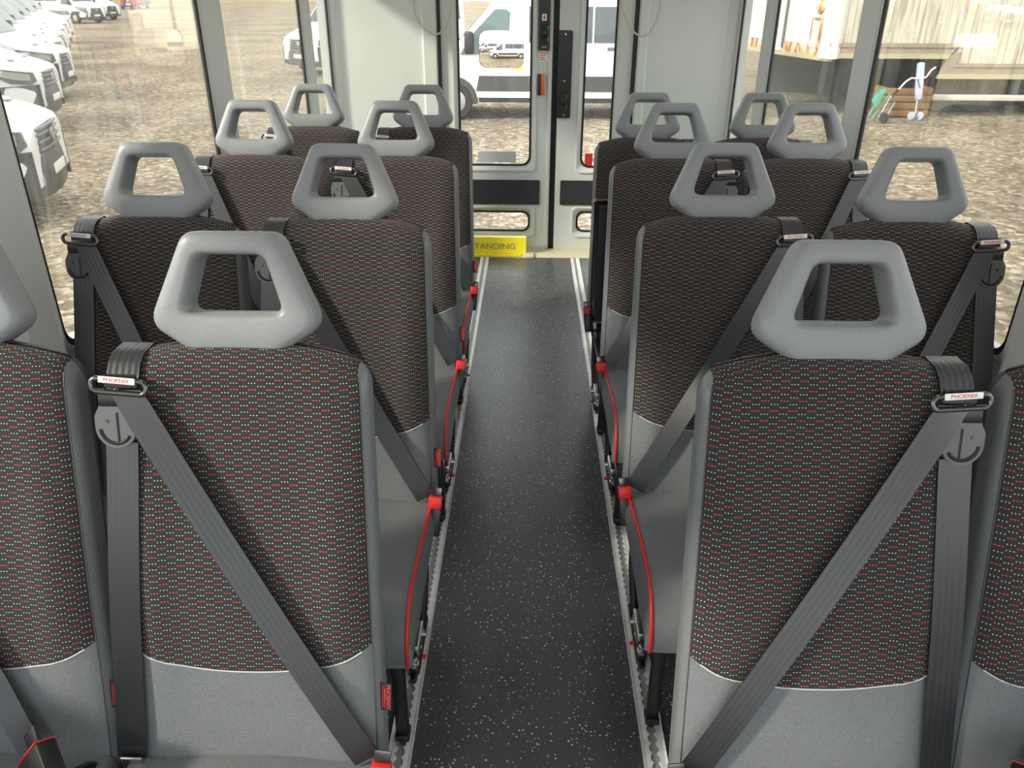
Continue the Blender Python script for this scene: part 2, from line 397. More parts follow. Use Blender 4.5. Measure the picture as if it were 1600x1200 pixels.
for sg in (-1, 1):                                   # curved corner columns beside the rear-most windows
    TR[0] += 1
    R = .07; A = []
    for z in (0, CEIL):
        l = [(sg*(WX+.016), RD+.02, z), (sg*(WX+.016), 5.035, z), (sg*(WX-.002), 5.035, z)]
        l += [(sg*(WX-.002-R+R*math.cos(t)), 5.035-.02*math.sin(t*2)+.02*math.sin(t), z) for t in [k*pi/2/8 for k in range(1, 9)]]
        l += [(sg*(WX-.08), RD+.02, z)]
        A.append(l)
    tag(MB().loops(A, True, True, True).build('trim_%d' % TR[0], M_TRIM, smooth=40), kind='structure')
for u0, u1 in ((684.5, 690), (987, 993.5)):
    TR[0] += 1
    a, b = aty(u0, 100, RD).x, aty(u1, 100, RD).x
    tag(MB().box(a, b, RD-.022, RD+.02, 0, DTOP, .006).build('trim_%d' % TR[0], M_SEAL), kind='structure')

def door(idx, x0, x1, gx0, gx1, gz0, px0, px1, lx0, lx1, edge):
    root = tag(empty('door_%d' % idx, (0, 0, 0)), kind='structure')
    y0, y1 = RD+.0, RD+.045
    GT = 1.78; pz0, pz1 = aty(800, 319, RD).z, aty(800, 281, RD).z; lz0, lz1 = aty(800, 361, RD).z, aty(800, 331, RD).z
    zb = -.06
    bd = MB(); e = .02
    bd.box(x0, gx0-e, y0, y1, zb, DTOP).box(gx1+e, x1, y0, y1, zb, DTOP)
    bd.box(gx0-e, gx1+e, y0, y1, GT+e, DTOP).box(gx0-e, gx1+e, y0, y1, lz1+e, gz0-e).box(gx0-e, gx1+e, y0, y1, zb, lz0-e)
    if lx0-e > gx0-e: bd.box(gx0-e, lx0-e, y0, y1, lz0-e, lz1+e)
    if lx1+e < gx1+e: bd.box(lx1+e, gx1+e, y0, y1, lz0-e, lz1+e)
    bd.build('door_leaf', M_TRIM, root, smooth=0)
    for nm, (a0, a1, b0, b1, r) in (('window', (gx0, gx1, gz0, GT, .055)), ('low_window', (lx0, lx1, lz0, lz1, .045))):
        def L(i, y, rr): return [(x, y, z) for x, z in rrect(a0-i, a1+i, b0-i, b1+i, rr)]
        MB().loops([L(.036, y0+.001, .03), L(.034, y0-.008, .03), L(.026, y0-.008, .03), L(.018, y0+.002, r+.01), L(.004, y0+.012, r), L(0, y0+.03, r)]).build(nm+'_surround', M_TRIM, root, smooth=40)
        MB().loops([L(.003, y0+.008, r), L(-.007, y0+.008, r-.005), L(-.007, y0+.03, r-.005), L(.003, y0+.03, r)]).build(nm+'_gasket', M_SEAL, root, smooth=40)
        gp = rrect(a0-.002, a1+.002, b0-.002, b1+.002, r)
        MB().prism(gp, lambda x, z: (x, y0+.018, z), lambda x, z: (x, y0+.022, z)).build(nm+'_pane', M_GLASSR, root, smooth=30)
    p = MB().prism(rrect(px0, px1, pz0, pz1, .008, 3), lambda x, z: (x, y0-.007, z), lambda x, z: (x, y0+.002, z)).build('dark_panel', M_PANEL, root, smooth=30)
    for x in (px0+.018, (px0+px1)/2, px1-.018):
        for z in (pz0+.013, pz1-.013):
            MB().lathe([(0, .006), (.003, .006), (.004, .004)], (x, y0-.006, z), (0, -1, 0), 10).build('screw', M_BLK, p)
    return root
sx0, sx1 = aty(856, 380, RD).x, aty(864.5, 380, RD).x    # the black seam between the leaves
Lx = lambda u, v=150: aty(u, v, RD).x
Lz = lambda v, u=850: aty(u, v, RD).z
dL = door(1, DX0, sx0, Lx(717), Lx(829.5), Lz(259), Lx(722, 300), Lx(843, 300), Lx(722, 345), Lx(826.5, 345), 1)
dR = door(2, sx1, DX1, Lx(912), Lx(958), Lz(261), Lx(875, 300), Lx(948, 300), Lx(901, 345), Lx(950, 345), -1)
TR[0] += 1
tag(MB().box(sx0-.004, sx1+.004, RD+.012, RD+.04, -.06, DTOP, .004).build('trim_%d' % TR[0], M_SEAL), kind='structure')
TR[0] += 1
tag(MB().box(sx0-.026, sx0-.002, RD-.012, RD+.004, -.05, DTOP, .005).build('trim_%d' % TR[0], M_TRIM2), kind='structure')
# left leaf fittings
def plate(root, name, u0, u1, v0, v1, m, d=.012, r=.008, zt=None):
    ub = (v0+v1)/2
    x0, x1 = Lx(u0, ub), Lx(u1, ub); z1 = zt if zt else Lz(v0); z0 = Lz(v1)
    return MB().prism(rrect(x0, x1, z0, z1, r, 4), lambda x, z: (x, RD-d, z), lambda x, z: (x, RD+.001, z)).build(name, m, root, smooth=30), x0, x1, z0, z1
def handle_set(par, x0, x1, z0, z1, d):
    MB().prism(rrect(x0, x1, z0, z1, .006, 3), lambda x, z: (x, RD-d-.003, z), lambda x, z: (x, RD-d, z)).build('latch_recess', M_SEAL, par, smooth=30)
    MB().box(x0+.006, x1-.006, RD-d-.016, RD-d-.003, z0+(z1-z0)*.35, z1-(z1-z0)*.3, .005).build('latch_lever', M_BLK, par)
    MB().tube([(x1-.003, RD-d-.005, z0+.012), (x1-.003, RD-d-.005, z1-.012)], .003, 6).build('latch_edge', M_CHR, par)
b, x0, x1, z0, z1 = plate(dL, 'lock_case', 842, 859.5, 0, 79, M_BLK, .03, .008, zt=DTOP-.1)
handle_set(b, Lx(844.5, 50), Lx(857, 50), Lz(68), Lz(36), .03)
for dx in (.012, .026): MB().lathe([(0, .004), (.003, .003)], (x0+(x1-x0)*.5+dx-.019, RD-.03, Lz(73)), (0, -1, 0), 8).build('screw', M_STEEL, b)
MB().box(Lx(847, 27), Lx(854, 27), RD-.0315, RD-.0298, Lz(32), Lz(21.5)).build('arrow_sticker', M_WHITE, b)
ax, az0, az1 = Lx(850.5, 27), Lz(30.5), Lz(23.2)
MB().prism([(ax-.004, az1), (ax-.004, az0+.014), (ax-.010, az0+.014), (ax, az0), (ax+.010, az0+.014), (ax+.004, az0+.014), (ax+.004, az1)], lambda x, z: (x, RD-.0325, z), lambda x, z: (x, RD-.031, z)).build('red_arrow', M_REDT, b)
lb, x0, x1, z0, z1 = plate(dL, 'notice_label', 842, 856.5, 79.5, 96.5, M_WHITE, .002, .002)
for k in range(4):
    zz = z1-.012-k*.0125; MB().box(x0+.006, x1-.006-(k % 3)*.007-(.012 if k == 3 else 0), RD-.0026, RD-.0018, zz-.0025, zz+.0025).build('printed_line', M_REDT, lb)
MB().box(Lx(840.5, 132), Lx(845.3, 132), RD-.022, RD+.001, Lz(148.5), Lz(115.5), .003).build('reflector_back', M_PANEL, dL)
MB().box(Lx(845.3, 132), Lx(850, 132), RD-.026, RD+.001, Lz(148.5), Lz(114.5), .003).build('orange_reflector', M_ORANGE, dL)
# right leaf fittings
hp, x0, x1, z0, z1 = plate(dR, 'handle_panel', 871, 893, 47, 184, M_BLK, .014, .01)
handle_set(hp, Lx(873.5, 158), Lx(885.5, 158), Lz(173), Lz(144), .014)
for (u, v) in ((884, 53), (881.5, 126), (880.5, 179)): MB().lathe([(0, .006), (.003, .005)], (Lx(u, v), RD-.014, Lz(v)), (0, -1, 0), 10).build('screw', M_STEEL, hp)
# stickers and wide angle lens on the glass
MB().box(Lx(747, 246), Lx(806, 246), RD+.0155, RD+.0175, Lz(255), Lz(238)).build('glass_sticker', M_STICK, dL)
MB().box(Lx(914, 250), Lx(926, 250), RD+.0155, RD+.0175, Lz(260), Lz(240)).build('red_sticker', M_REDT, dR)
lx0, lx1, lz0, lz1 = Lx(748.5, 80), Lx(818.5, 80), Lz(107), Lz(48)
lcx, lcz = (lx0+lx1)/2, (lz0+lz1)/2; RL = .75; ln = MB(); n_ = 14
fv = []
for j in range(n_+1):
    for i in range(n_+1):
        a, c_ = -1+2*i/n_, -1+2*j/n_
        sx = a*math.sqrt(1-c_**8*.22) ; sz = c_*math.sqrt(1-a**8*.22)
        x, z = lcx+sx*(lx1-lx0)/2, lcz+sz*(lz1-lz0)/2
        rr = (x-lcx)**2+(z-lcz)**2
        fv.append((x, RD+.006-(RL-math.sqrt(RL*RL-rr))*-1+.0-.016+.0*(rr), z))
rmx = max(v[1] for v in fv)
fv = [(x, RD+.0135-.004-(y_-rmx)*-1-.0, z) for x, y_, z in fv]
# concave towards the bus: centre thin, rim thick
fv2 = []
for (x, y_, z) in fv:
    rr = (x-lcx)**2+(z-lcz)**2
    fv2.append((x, RD+.0125-(RL-math.sqrt(RL*RL-rr)), z))
bv = [(x, RD+.0165, z) for x, y_, z in fv2]
q = n_+1; fs = []
for j in range(n_):
    for i in range(n_):
        k = j*q+i; fs.append((k, k+1, k+q+1, k+q)); fs.append((q*q+k, q*q+k+q, q*q+k+q+1, q*q+k+1))
rim = [i for i in range(n_)]+[j*q+n_ for j in range(n_)]+[n_*q+i for i in range(n_, 0, -1)]+[j*q for j in range(n_, 0, -1)]
for a, b_ in zip(rim, rim[1:]+rim[:1]): fs.append((a, q*q+a, q*q+b_, b_))
ln.add(fv2+bv, fs)
o = ln.build('wide_angle_lens', M_LENS, dL, smooth=40); o['label'] = 'clear wide-angle lens stuck on the rear glass'

# sill, yellow no-standing step
TR[0] += 1
tag(MB().box(-1.19, 1.19, 4.86, RD, -.06, .004, .004).build('trim_%d' % TR[0], M_SILL), kind='structure')
yr = 4.93
st = tag(empty('yellow_step_flap', (0, 0, 0)), 'yellow metal step flap with grey NO STANDING lettering at the rear door sill', 'step flap')
yx1 = aty(822, 385, yr).x; yx0 = yx1-.62; yz1 = aty(800, 371, yr).z; yz0 = max(.006, aty(800, 397, yr).z)
MB().loops([[(x, yr-.02, yz0), (x, yr-.006, yz1-.012), (x, yr, yz1), (x, yr+.04, yz1), (x, yr+.04, yz0)] for x in (yx0, yx1)], True, True, True).build('flap', M_YEL, st, smooth=20)
c = aty(757, 385, yr-.013)
nd = Vector((0, .014, yz1-.012-yz0)).normalized()
text('NO STANDING', .052, M_LETT, 'lettering', st, frame3((c.x, yr-.0145, (yz0+yz1)/2-.004), (1, 0, 0), nd), .0006, 1.12)
MB().box(yx0, yx1-.03, 4.865, 4.905, .004, .012, .002).build('hinge_strip', M_YEL, st)
tag(MB().box(aty(817, 404, 4.86).x, aty(834, 404, 4.86).x, 4.84, 4.93, .0, .016, .004).build('sill_end_cap', M_SILL), 'cream plastic end cap on the rear door sill beside the yellow flap', 'end cap')

# hanging cables in front of the rear corner panels
for pts, nm in (([(644, -60), (646, 0), (650, 24), (661, 43), (679, 54), (693, 46), (702, 22), (706, 0), (707, -60)], 'parked-vans side'),
                ([(969, -60), (972, 0), (977, 24), (986, 45), (1000, 56), (1015, 51), (1027, 28), (1032, 0), (1034, -60)], 'trailer side')):
    P = [aty(u, v, 4.97) for u, v in pts]
    P[0].z = P[-1].z = CEIL
    Q = []
    for i in range(len(P)-1):
        p0, p1, p2, p3 = P[max(i-1, 0)], P[i], P[i+1], P[min(i+2, len(P)-1)]
        for k in range(5):
            t = k/5; Q.append(.5*((2*p1)+(p2-p0)*t+(2*p0-5*p1+4*p2-p3)*t*t+(3*p1-p0-3*p2+p3)*t**3))
    Q.append(P[-1])
    tag(MB().tube(Q, .0055, 8).build('hanging_cable', M_CABLE, smooth=60), 'thin grey cable hanging in a loop beside the rear door, on the '+nm, 'cable', 'cable loops at the rear doors')

# fill light strips on the ceiling, unseen, added to lift the interior light
for sx_ in (-.62, .62):
    l = tag(empty('ceiling_lamp', (sx_, 1.8, CEIL)), 'long slim strip lamp on the bus ceiling, %s side' % ('parked-vans' if sx_ < 0 else 'trailer'), 'lamp', 'ceiling strip lamps')
    MB().box(-.06, .06, -3.1, 3.1, -.03, 0, .008).build('lamp_body', M_WHITE, l)
    MB().box(-.05, .05, -3.05, 3.05, -.037, -.029, .003).build('diffuser', M_LAMP, l)

# ------------------------------------------------------------------ floor rails
def rail(xc, lab):
    r = tag(empty('seat_rail', (xc, 0, 0)), lab, 'seat rail', 'aluminium seat rails')
    y0, y1 = -1.2, 4.85
    MB().box(-.026, .026, y0, y1, 0, .0015).build('base', M_ALUB, r)
    for s in (-1, 1):
        n = int((y1-y0)/.0254); prof = []
        for i in range(n):
            yc = y0+.0127+i*.0254
            for a in (-1, -.75, -.45, 0, .45, .75): prof.append((yc+a*.0104, .0055+.0058*math.sqrt(max(0, 1-a*a))))
        V = []; F = []
        for y, w in prof: V += [(s*w, y, .0015), (s*w, y, .0065), (s*.021, y, .0065), (s*.026, y, .0085), (s*.0275, y, 0)]
        for i in range(len(prof)-1):
            for k in range(4): F.append((i*5+k, i*5+k+1, i*5+5+k+1, i*5+5+k))
        MB().add(V, F).build('rail_lip', M_ALU, r, smooth=20)
RX = .284
rail(-RX, 'slotted aluminium floor rail beside the aisle on the parked-vans side')
rail(RX+.003, 'slotted aluminium floor rail beside the aisle on the trailer side')

# ------------------------------------------------------------------ passenger seat
ZT = 1.193; LEAN = .26
def yf(z): return -.05-(ZT-z)*LEAN
def backrest(root, m):
    TH, RC = .085, .027
    hw = lambda z: .2235-.012*max(0, (z-.35))/.65
    def loop():                                       # (s, depth fraction, tag) once round, from front centre-left to right
        P = []
        nf = 26
        for i in range(nf+1): P.append((-1+2*i/nf, 'f'))
        return P
    nf = 28; nc = 5
    # points: x offset param and depth d (0 front .. TH back)
    base = []
    for i in range(nf+1): base.append(('f', i/nf))
    for k in range(1, nc+1): base.append(('cr', k/nc))
    base.append(('sr', .5))
    for k in range(0, nc+1): base.append(('br', k/nc))
    for i in range(1, 8): base.append(('b', i/8))
    for k in range(0, nc+1): base.append(('bl', k/nc))
    base.append(('sl', .5))
    for k in range(0, nc): base.append(('cl', k/nc))
    n = len(base)
    def xy(kind, t, h, th, rc):
        rc = min(rc, th*.49)
        if kind == 'f': return (-(h-rc)+2*(h-rc)*t, 0)
        if kind == 'cr': a = t*pi/2; return (h-rc+rc*math.sin(a), rc-rc*math.cos(a))
        if kind == 'sr': return (h, th/2)
        if kind == 'br': a = t*pi/2; return (h-rc+rc*math.cos(a), th-rc+rc*math.sin(a))
        if kind == 'b': return ((h-rc)-2*(h-rc)*t, th)
        if kind == 'bl': a = t*pi/2; return (-(h-rc)-rc*math.sin(a), th-rc+rc*math.cos(a))
        if kind == 'sl': return (-h, th/2)
        if kind == 'cl': a = t*pi/2; return (-(h-rc)-rc*math.cos(a), rc-rc*math.sin(a))
    zseam = lambda s: .497+.050*abs(s)**2.4
    ztop = lambda s: 1.026-.036*abs(s)**2.6
    rows = []
    for k in range(0, 6): rows.append(('lo', k/5, 0))
    for k in range(1, 19): rows.append(('up', k/18, 0))
    for k in range(1, 7): rows.append(('cap', 1, k/6*pi/2))
    RT_ = .038
    V = []; UV = []
    for (kd, t, a) in rows:
        row = []
        for (kind, q_) in base:
            x0_, d0 = xy(kind, q_, .22, TH, RC); s = max(-1, min(1, x0_/.22))
            if kd == 'lo': z = .285+(zseam(s)-.285)*t
            elif kd == 'up': z = zseam(s)+(ztop(s)-RT_-zseam(s))*t
            else: z = ztop(s)-RT_+RT_*math.sin(a)
            h = hw(z); th = TH; off = 0
            if kd == 'cap': th = max(.004, TH*math.cos(a)**.8); off = (TH-th)*.5; h -= .014*(1-math.cos(a))
            x, d = xy(kind, q_, h, th, RC)
            y = yf(z)+off+d
            if d < .045:                              # padding relief of the front
                w = 1-d/.045
                y += w*(-.010*math.exp(-((z-.62)/.16)**2)*(1-abs(s)**3) + .010*(abs(s)**5) - .012*math.exp(-((abs(s)-.72)/.16)**2)*(.25 if kd == 'cap' else 1)*math.exp(-((z-.66)/.25)**2))
            row.append((m*x, y, z))
        V.append(row)
    # arc length u measured round the loop from the front centre
    ref = [xy(k_, q_, .22, TH, RC) for k_, q_ in base]; us = [0]
    for i in range(1, n): us.append(us[-1]+math.dist(ref[i], ref[i-1]))
    VV = [[p[2]*1.033 for p in V[0]]]
    for r in range(1, len(rows)): VV.append([VV[-1][i]+math.dist(V[r][i], V[r-1][i]) for i in range(n)])
    # column classes
    def cls(i):
        k_, t = base[i]
        if k_ == 'f': return 'F'
        if k_ == 'cr' and t < .3: return 'F'
        if k_ in ('cr', 'sr'): return 'S'
        if k_ in ('sl', 'cl'): return 'P'
        return 'B'
    nlo = 5
    reg = {}
    for r in range(len(rows)-1):
        for i in range(n):
            j = (i+1) % n
            c = cls(i)
            key = {'F': 'pat' if r >= nlo else 'low', 'P': 'pat' if r >= nlo else 'low', 'S': 'strip', 'B': 'shell'}[c]
            reg.setdefault(key, []).append((r, i, j))
    out = {}
    for key, fl in reg.items():
        mb = MB(); idx = {}
        def vid(r, i, wrap):
            k_ = (r, i, wrap)
            if k_ not in idx:
                idx[k_] = len(mb.v); p = V[r][i]; mb.v.append(p)
                u = us[i] if not wrap else us[-1]+.006
                if base[i][0] in ('sl', 'cl', 'bl') : u = us[i]-us[-1]-.006
                if wrap: u = 0
                mb.uv.append((u+.35, VV[r][i]))
            return idx[k_]
        for r, i, j in fl:
            w = j == 0
            mb.f.append((vid(r, i, False), vid(r, j, w), vid(r+1, j, w), vid(r+1, i, False)))
        nm, mt = {'pat': ('backrest_cover', M_FAB), 'low': ('lumbar_panel', M_VIN), 'strip': ('side_strip', M_VIN), 'shell': ('backrest_shell', M_SHELL)}[key]
        o = buildraw(mb, nm, mt, root, m < 0)
        out[key] = o
    # piping seam between cover and lumbar panel
    seam = [(m*(-.215+.40*k/24), 0, 0) for k in range(25)]
    pts = []
    for k in range(25):
        i = int(round(k/24*nf)); p = V[nlo][i]; pts.append((p[0], p[1]-.0005, p[2]))
    MB().tube(pts, .0011, 5).build('seam', M_STICK, out['low'], smooth=60)
    pts = [(V[r][nf+2][0]+m*.0002, V[r][nf+2][1]-.0005, V[r][nf+2][2]) for r in range(len(rows)-3)]
    MB().tube(pts, .0012, 5).build('seam', M_SHELL, out['strip'], smooth=60)
def buildraw(mb, name, mt, root, flip):
    me = bpy.data.meshes.new(name)
    f = [tuple(reversed(x)) for x in mb.f] if flip else mb.f
    me.from_pydata(mb.v, [], f); me.materials.append(mt)
    ul = me.uv_layers.new(name='UVMap'); li = np.empty(len(me.loops), dtype=np.int32); me.loops.foreach_get('vertex_index', li)
    ul.data.foreach_set('uv', np.array(mb.uv, dtype=np.float32)[li].ravel()); me.shade_smooth(); me.set_sharp_from_angle(angle=math.radians(50))
    o = bpy.data.objects.new(name, me); COL.objects.link(o); o.parent = root; return o

def resample(poly, n):                               # closed polyline -> n points, equal arc length
    P = [Vector((*p, 0)) for p in poly]; L = [0]
    for i in range(len(P)): L.append(L[-1]+(P[(i+1) % len(P)]-P[i]).length)
    out = []; k = 0
    for i in range(n):
        d = L[-1]*i/n
        while L[k+1] < d: k += 1
        t = (d-L[k])/max(1e-9, L[k+1]-L[k]); p = P[k].lerp(P[(k+1) % len(P)], t); out.append((p.x, p.y))
    return out
def roundpoly(pts, rad, n=7):                        # fillet every corner of a closed polygon
    out = []; L = len(pts)
    for i in range(L):
        p = Vector(pts[i]); a = (Vector(pts[i-1])-p); b = (Vector(pts[(i+1) % L])-p); r = rad[i]
        la, lb = a.length, b.length; a.normalize(); b.normalize()
        ang = math.acos(max(-1, min(1, a.dot(b)))); d = min(r/math.tan(ang/2), la*.49, lb*.49)
        s, e = p+a*d, p+b*d
        for k in range(n+1):
            t = k/n; q_ = s.lerp(p, t).lerp(p.lerp(e, t), t); out.append((q_.x, q_.y))
    return out
def headrest(root):
    # outline in (x, w): w measured along the leaning axis down from the top
    out = roundpoly([(-.073, 0), (.073, 0), (.138, -.146), (.070, -.192), (-.070, -.192), (-.138, -.146)][::-1], [.033, .016, .016, .033, .027, .027])
    inn = roundpoly([(-.053, -.036), (.053, -.036), (.079, -.127), (-.079, -.127)][::-1], [.016, .016, .02, .02])
    # match stations by angle round a centre so that the two outlines correspond
    def byang(poly, n, c=(0, -.088)):
        P = resample(poly, 720); res = []
        A = [math.atan2(p[1]-c[1], p[0]-c[0]) for p in P]
        return P, A
    n = 96
    O, OA = byang(out, n); I_, IA = byang(inn, n)
    def pick(P, A, a):
        k = min(range(len(P)), key=lambda i: abs(math.atan2(math.sin(A[i]-a), math.cos(A[i]-a)))); return Vector(P[k])
    # choose outer stations evenly, inner by angle scaled
    st = resample(out, n); loops_ = []
    D = .036                                           # half depth
    dirx = Vector((1, 0, 0)); dw = Vector((0, LEAN, 1)).normalized(); dn = Vector((0, 1, -LEAN)).normalized()   # dn points away from the sitter
    org = Vector((0, .0, ZT-.001))
    for p in st:
        a = math.atan2(p[1]+.088, p[0]); q_ = pick(I_, IA, a); p = Vector(p)
        L = []
        M_ = 20
        neck = p.y < -.165
        for k in range(M_):
            t = 2*pi*k/M_; c, s = math.cos(t), math.sin(t)
            e = .5
            cc = math.copysign(abs(c)**e, c); ss = math.copysign(abs(s)**e, s)
            f = (cc+1)/2                               # 1 outer, 0 inner
            xy_ = q_.lerp(p, f)
            dep = ss*D*(1-.10*f)
            P = org+dirx*xy_.x+dw*xy_.y+dn*(dep+.006)
            L.append(P)
        loops_.append(L)
    loops_.append(loops_[0])
    mb = MB(); mb.loops(loops_, True); o = mb.build('headrest', M_HEAD, root, smooth=60)
    return o
def make_seat(side, fold=False, window=False):
    m = 1 if side == 'L' else -1                      # ring on the window side; mirrored for the trailer side
    X = lambda x: m*x
    root = empty('passenger_seat')
    backrest(root, m); headrest(root)
    # ---- cushion
    zc, yb, yfz = .385, -.268, -.775
    hw = .214
    prof = []                                        # top line from the back to the front bottom
    for k in range(9): t = k/8; prof.append((yb+(-.655-yb)*t, zc-.052*(1-t)**1.3+.004*math.sin(pi*t)))
    for k in range(1, 9): a = k/8*pi/2; prof.append((-.655-.115*math.sin(a), zc-.105+.105*math.cos(a)))
    prof.append((-.768, .255))
    top = prof; bot = [(yb, .290)]+[(yb+(-.66-yb)*k/7, .285) for k in range(1, 8)]+[(-.70, .27), (-.735, .255), (-.755, .247)]
    hinge = Vector((0, -.285, .33)); Rm = Matrix.Translation(hinge) @ Matrix.Rotation(-math.radians(97), 4, 'X') @ Matrix.Translation(-hinge) if fold else Matrix.Identity(4)
    # top skin
    cs = MB(); A = []
    ns = 17
    for (y, z) in top:
        l = []
        for i in range(ns):
            s = -1+2*i/(ns-1); crown = .010*(1-s*s) - .004*math.exp(-((abs(s)-.6)/.2)**2)
            l.append(Rm @ Vector((hw*s, y-.004*(1-s*s)*(1 if z < zc-.05 else 0), z+(crown if z > .3 else 0)-.006)))
        A.append(l)
    ct = cs.loops(A, False).build('seat_cushion', M_VIN, root, smooth=60)
    # side skins
    for s in (-1, 1):
        sd_ = MB(); outer = [Vector((s*hw, y, z-.006)) for y, z in top]; lo = []
        for i, (y, z) in enumerate(top):
            t = i/(len(top)-1); yy = y if y > -.74 else -.74-(y+.74)*-.6
            lo.append(Vector((s*(hw+.008), max(y, -.755), .25 if y < -.6 else .262)))
        mid = [(a*.5+b*.5)+Vector((s*.009, 0, 0)) for a, b in zip(outer, lo)]
        sd_.loops([[Rm @ p for p in outer], [Rm @ p for p in mid], [Rm @ p for p in lo]], False).build('cushion_side', M_VIN, ct, smooth=60)
        if s == m and not window: MB().tube([Rm @ (p+Vector((s*.001, 0, .001))) for p in outer], .0042, 6).build('piping', M_RED, ct, smooth=70)
    MB().prism([(-(hw-.012), yb-.004), (hw-.012, yb-.004), (hw-.012, -.752), (-(hw-.012), -.752)], lambda x, y: Rm @ Vector((x, y, .258)), lambda x, y: Rm @ Vector((x, y, .275))).build('cushion_base', M_BLKM, ct, smooth=0)
    bk = MB().prism([(-(hw-.004), .27), (hw-.004, .27), (hw-.004, .318), (-(hw-.004), .318)], lambda x, z: Rm @ Vector((x, yb+.002, z)), lambda x, z: Rm @ Vector((x, yb-.004, z))).build('cushion_back', M_BLK, ct, smooth=0)
    # ---- frame and legs
    fr = MB()
    fr.box(-.205, .205, -.30, -.262, .225, .255, .006).box(-.205, .205, -.73, -.695, .225, .252, .006)
    for x in (-.185, .185): fr.box(x-.015, x+.015, -.73, -.262, .225, .253, .005)
    for x in (-.17, .17):                              # uprights inside the backrest shell
        fr.tube([(x, -.245, .24), (x, yf(.40)+.07, .40), (x, yf(.7)+.07, .7)], .012, 8)
    fr.build('seat_frame', M_BLKM, root)
    ax = -.474 if side == 'L' else .476
    rl = X(.474-RX) if not window else X(.17)          # leg line: over the floor rail for aisle seats
    for lx in (rl, -rl if not window else X(-.17)):
        inner = lx == rl
        lg = MB(); lg.box(lx-.014, lx+.014, -.762, -.738, .03, .262, .004)
        lg.box(lx-.016, lx+.016, -.768, -.732, .022, .04, .003)
        l1 = lg.build('leg', M_BLKM, root)
        MB().lathe([(0, .011), (.006, .011), (.009, .007), (.016, .007)], (lx, -.75, .0085), (0, 0, 1), 12).build('foot_bolt', M_CHR, l1)
        l2 = MB().tube([(lx, -.29, .24), (lx, -.33, .12), (lx, -.42, .035)], .013, 8).build('leg', M_BLKM, root)
        fit = MB().box(lx-.013, lx+.013, -.565, -.375, .009, .036, .006).box(lx-.008, lx+.008, -.585, -.36, .007, .018, .003).build('track_fitting', M_BLKM, root)
        for yy in (-.555, -.50, -.40):
            MB().lathe([(0, .012), (.008, .012), (.009, .008), (.022, .008), (.024, .005)], (lx, yy, .034), (0, 0, 1), 10).build('bolt', M_STEEL, fit)
        if not window and inner or window:
            sg = 1 if X(1) > 0 else -1
            MB().lathe([(0, .003), (.005, .003), (.006, .0055), (.013, .0055), (.015, .004)], (lx+sg*.010, -.52, .028), (sg, 0, .15), 10).build('release_pin', M_RED, fit)
            MB().cyl((lx+sg*.008, -.46, .05), (lx+sg*.02, -.46, .05), .009, 10).build('bolt', M_STEEL, fit)
            MB().box(lx-.010, lx+.010, -.535, -.44, .034, .075, .004).build('lock_plate', M_STEEL, fit)
    # ---- belt hardware on the window-side shoulder
    rx = -.168
    zr = .975; off = .013
    nrm = Vector((0, -1, LEAN)).normalized(); upv = Vector((0, LEAN, 1)).normalized()
    def FP(x, z, d=0): return Vector((X(x), yf(z)-.0, z))+nrm*d
    # top strap over the shoulder
    hwv = Vector((X(.0255), 0, 0))
    zt_ = 1.026-.036*(.168/.22)**2.6
    pts = [FP(rx, zr-.003, .013), FP(rx, zr+.018, .016), Vector((X(rx), yf(zt_-.03)-.007, zt_-.026)), Vector((X(rx), yf(zt_)+.004, zt_-.003)), Vector((X(rx), yf(zt_)+.022, zt_+.0065)), Vector((X(rx), yf(zt_)+.06, zt_+.007)), Vector((X(rx), yf(zt_)+.09, zt_-.012)), Vector((X(rx), yf(zt_-.08)+.098, zt_-.08))]
    MB().ribbon(pts, [hwv]*len(pts), .0024).build('shoulder_strap', M_BELT, root, smooth=60)
    # ring
    tilt = -.07
    rp = []
    for a, b_ in rrect(-.043, .043, -.010, .010, .0098, 5): rp.append(FP(rx+a, zr+b_+tilt*a, .020))
    ring = MB().tube(rp, .0045, 8, True).build('belt_ring', M_CHR, root, smooth=70)
    pa = [FP(rx-.028, zr+.010-tilt*.028, .0245), FP(rx+.028, zr+.010+tilt*.028, .0245)]
    xd = (pa[1]-pa[0])*(1 if m > 0 else -1); xd.normalize(); yd = upv
    Mx = frame3((pa[0]+pa[1])/2, xd, upv)
    pl = MB().box(-.0285, .0285, -.0052, .0052, -.0012, .0012, .001, 1, M=Mx).build('ring_plate', M_WHITE, ring)
    text('PHOENIX', .0085, M_REDT, 'ring_lettering', ring, Mx @ Matrix.Translation((0, 0, .0014)), .0002, 1.1)
    # guide cover below the ring
    gx, gz = -.182, .908
    gm = frame3(FP(gx, gz, .004), (X(1), 0, 0), upv)
    gl = [(math.cos(t)*.033, math.sin(t)*.033) for t in [pi+k*pi/14 for k in range(15)]]+[(.033, .02), (.022, .042), (-.022, .042), (-.033, .02)]
    gd = MB().prism(gl, lambda x, y: gm @ Vector((x, y, 0)), lambda x, y: gm @ Vector((x*.97, y*.97, m*.010))).build('belt_guide', M_HINGE, root, smooth=30)
    arc = [gm @ Vector((.024*math.cos(t), .024*math.sin(t), m*.0095)) for t in [pi*1.02+k*pi*.82/12 for k in range(13)]]
    MB().tube(arc, .0032, 6).build('guide_slot', M_SEAL, gd, smooth=60)
    MB().tube([gm @ Vector((.004, -.021, m*.0095)), gm @ Vector((.004, .026, m*.0095))], .0022, 6).build('guide_slot', M_SEAL, gd)
    MB().lathe([(0, .0032), (.002, .0025)], gm @ Vector((-.013, .012, m*.0095)), nrm, 8).build('screw', M_CHR, gd)
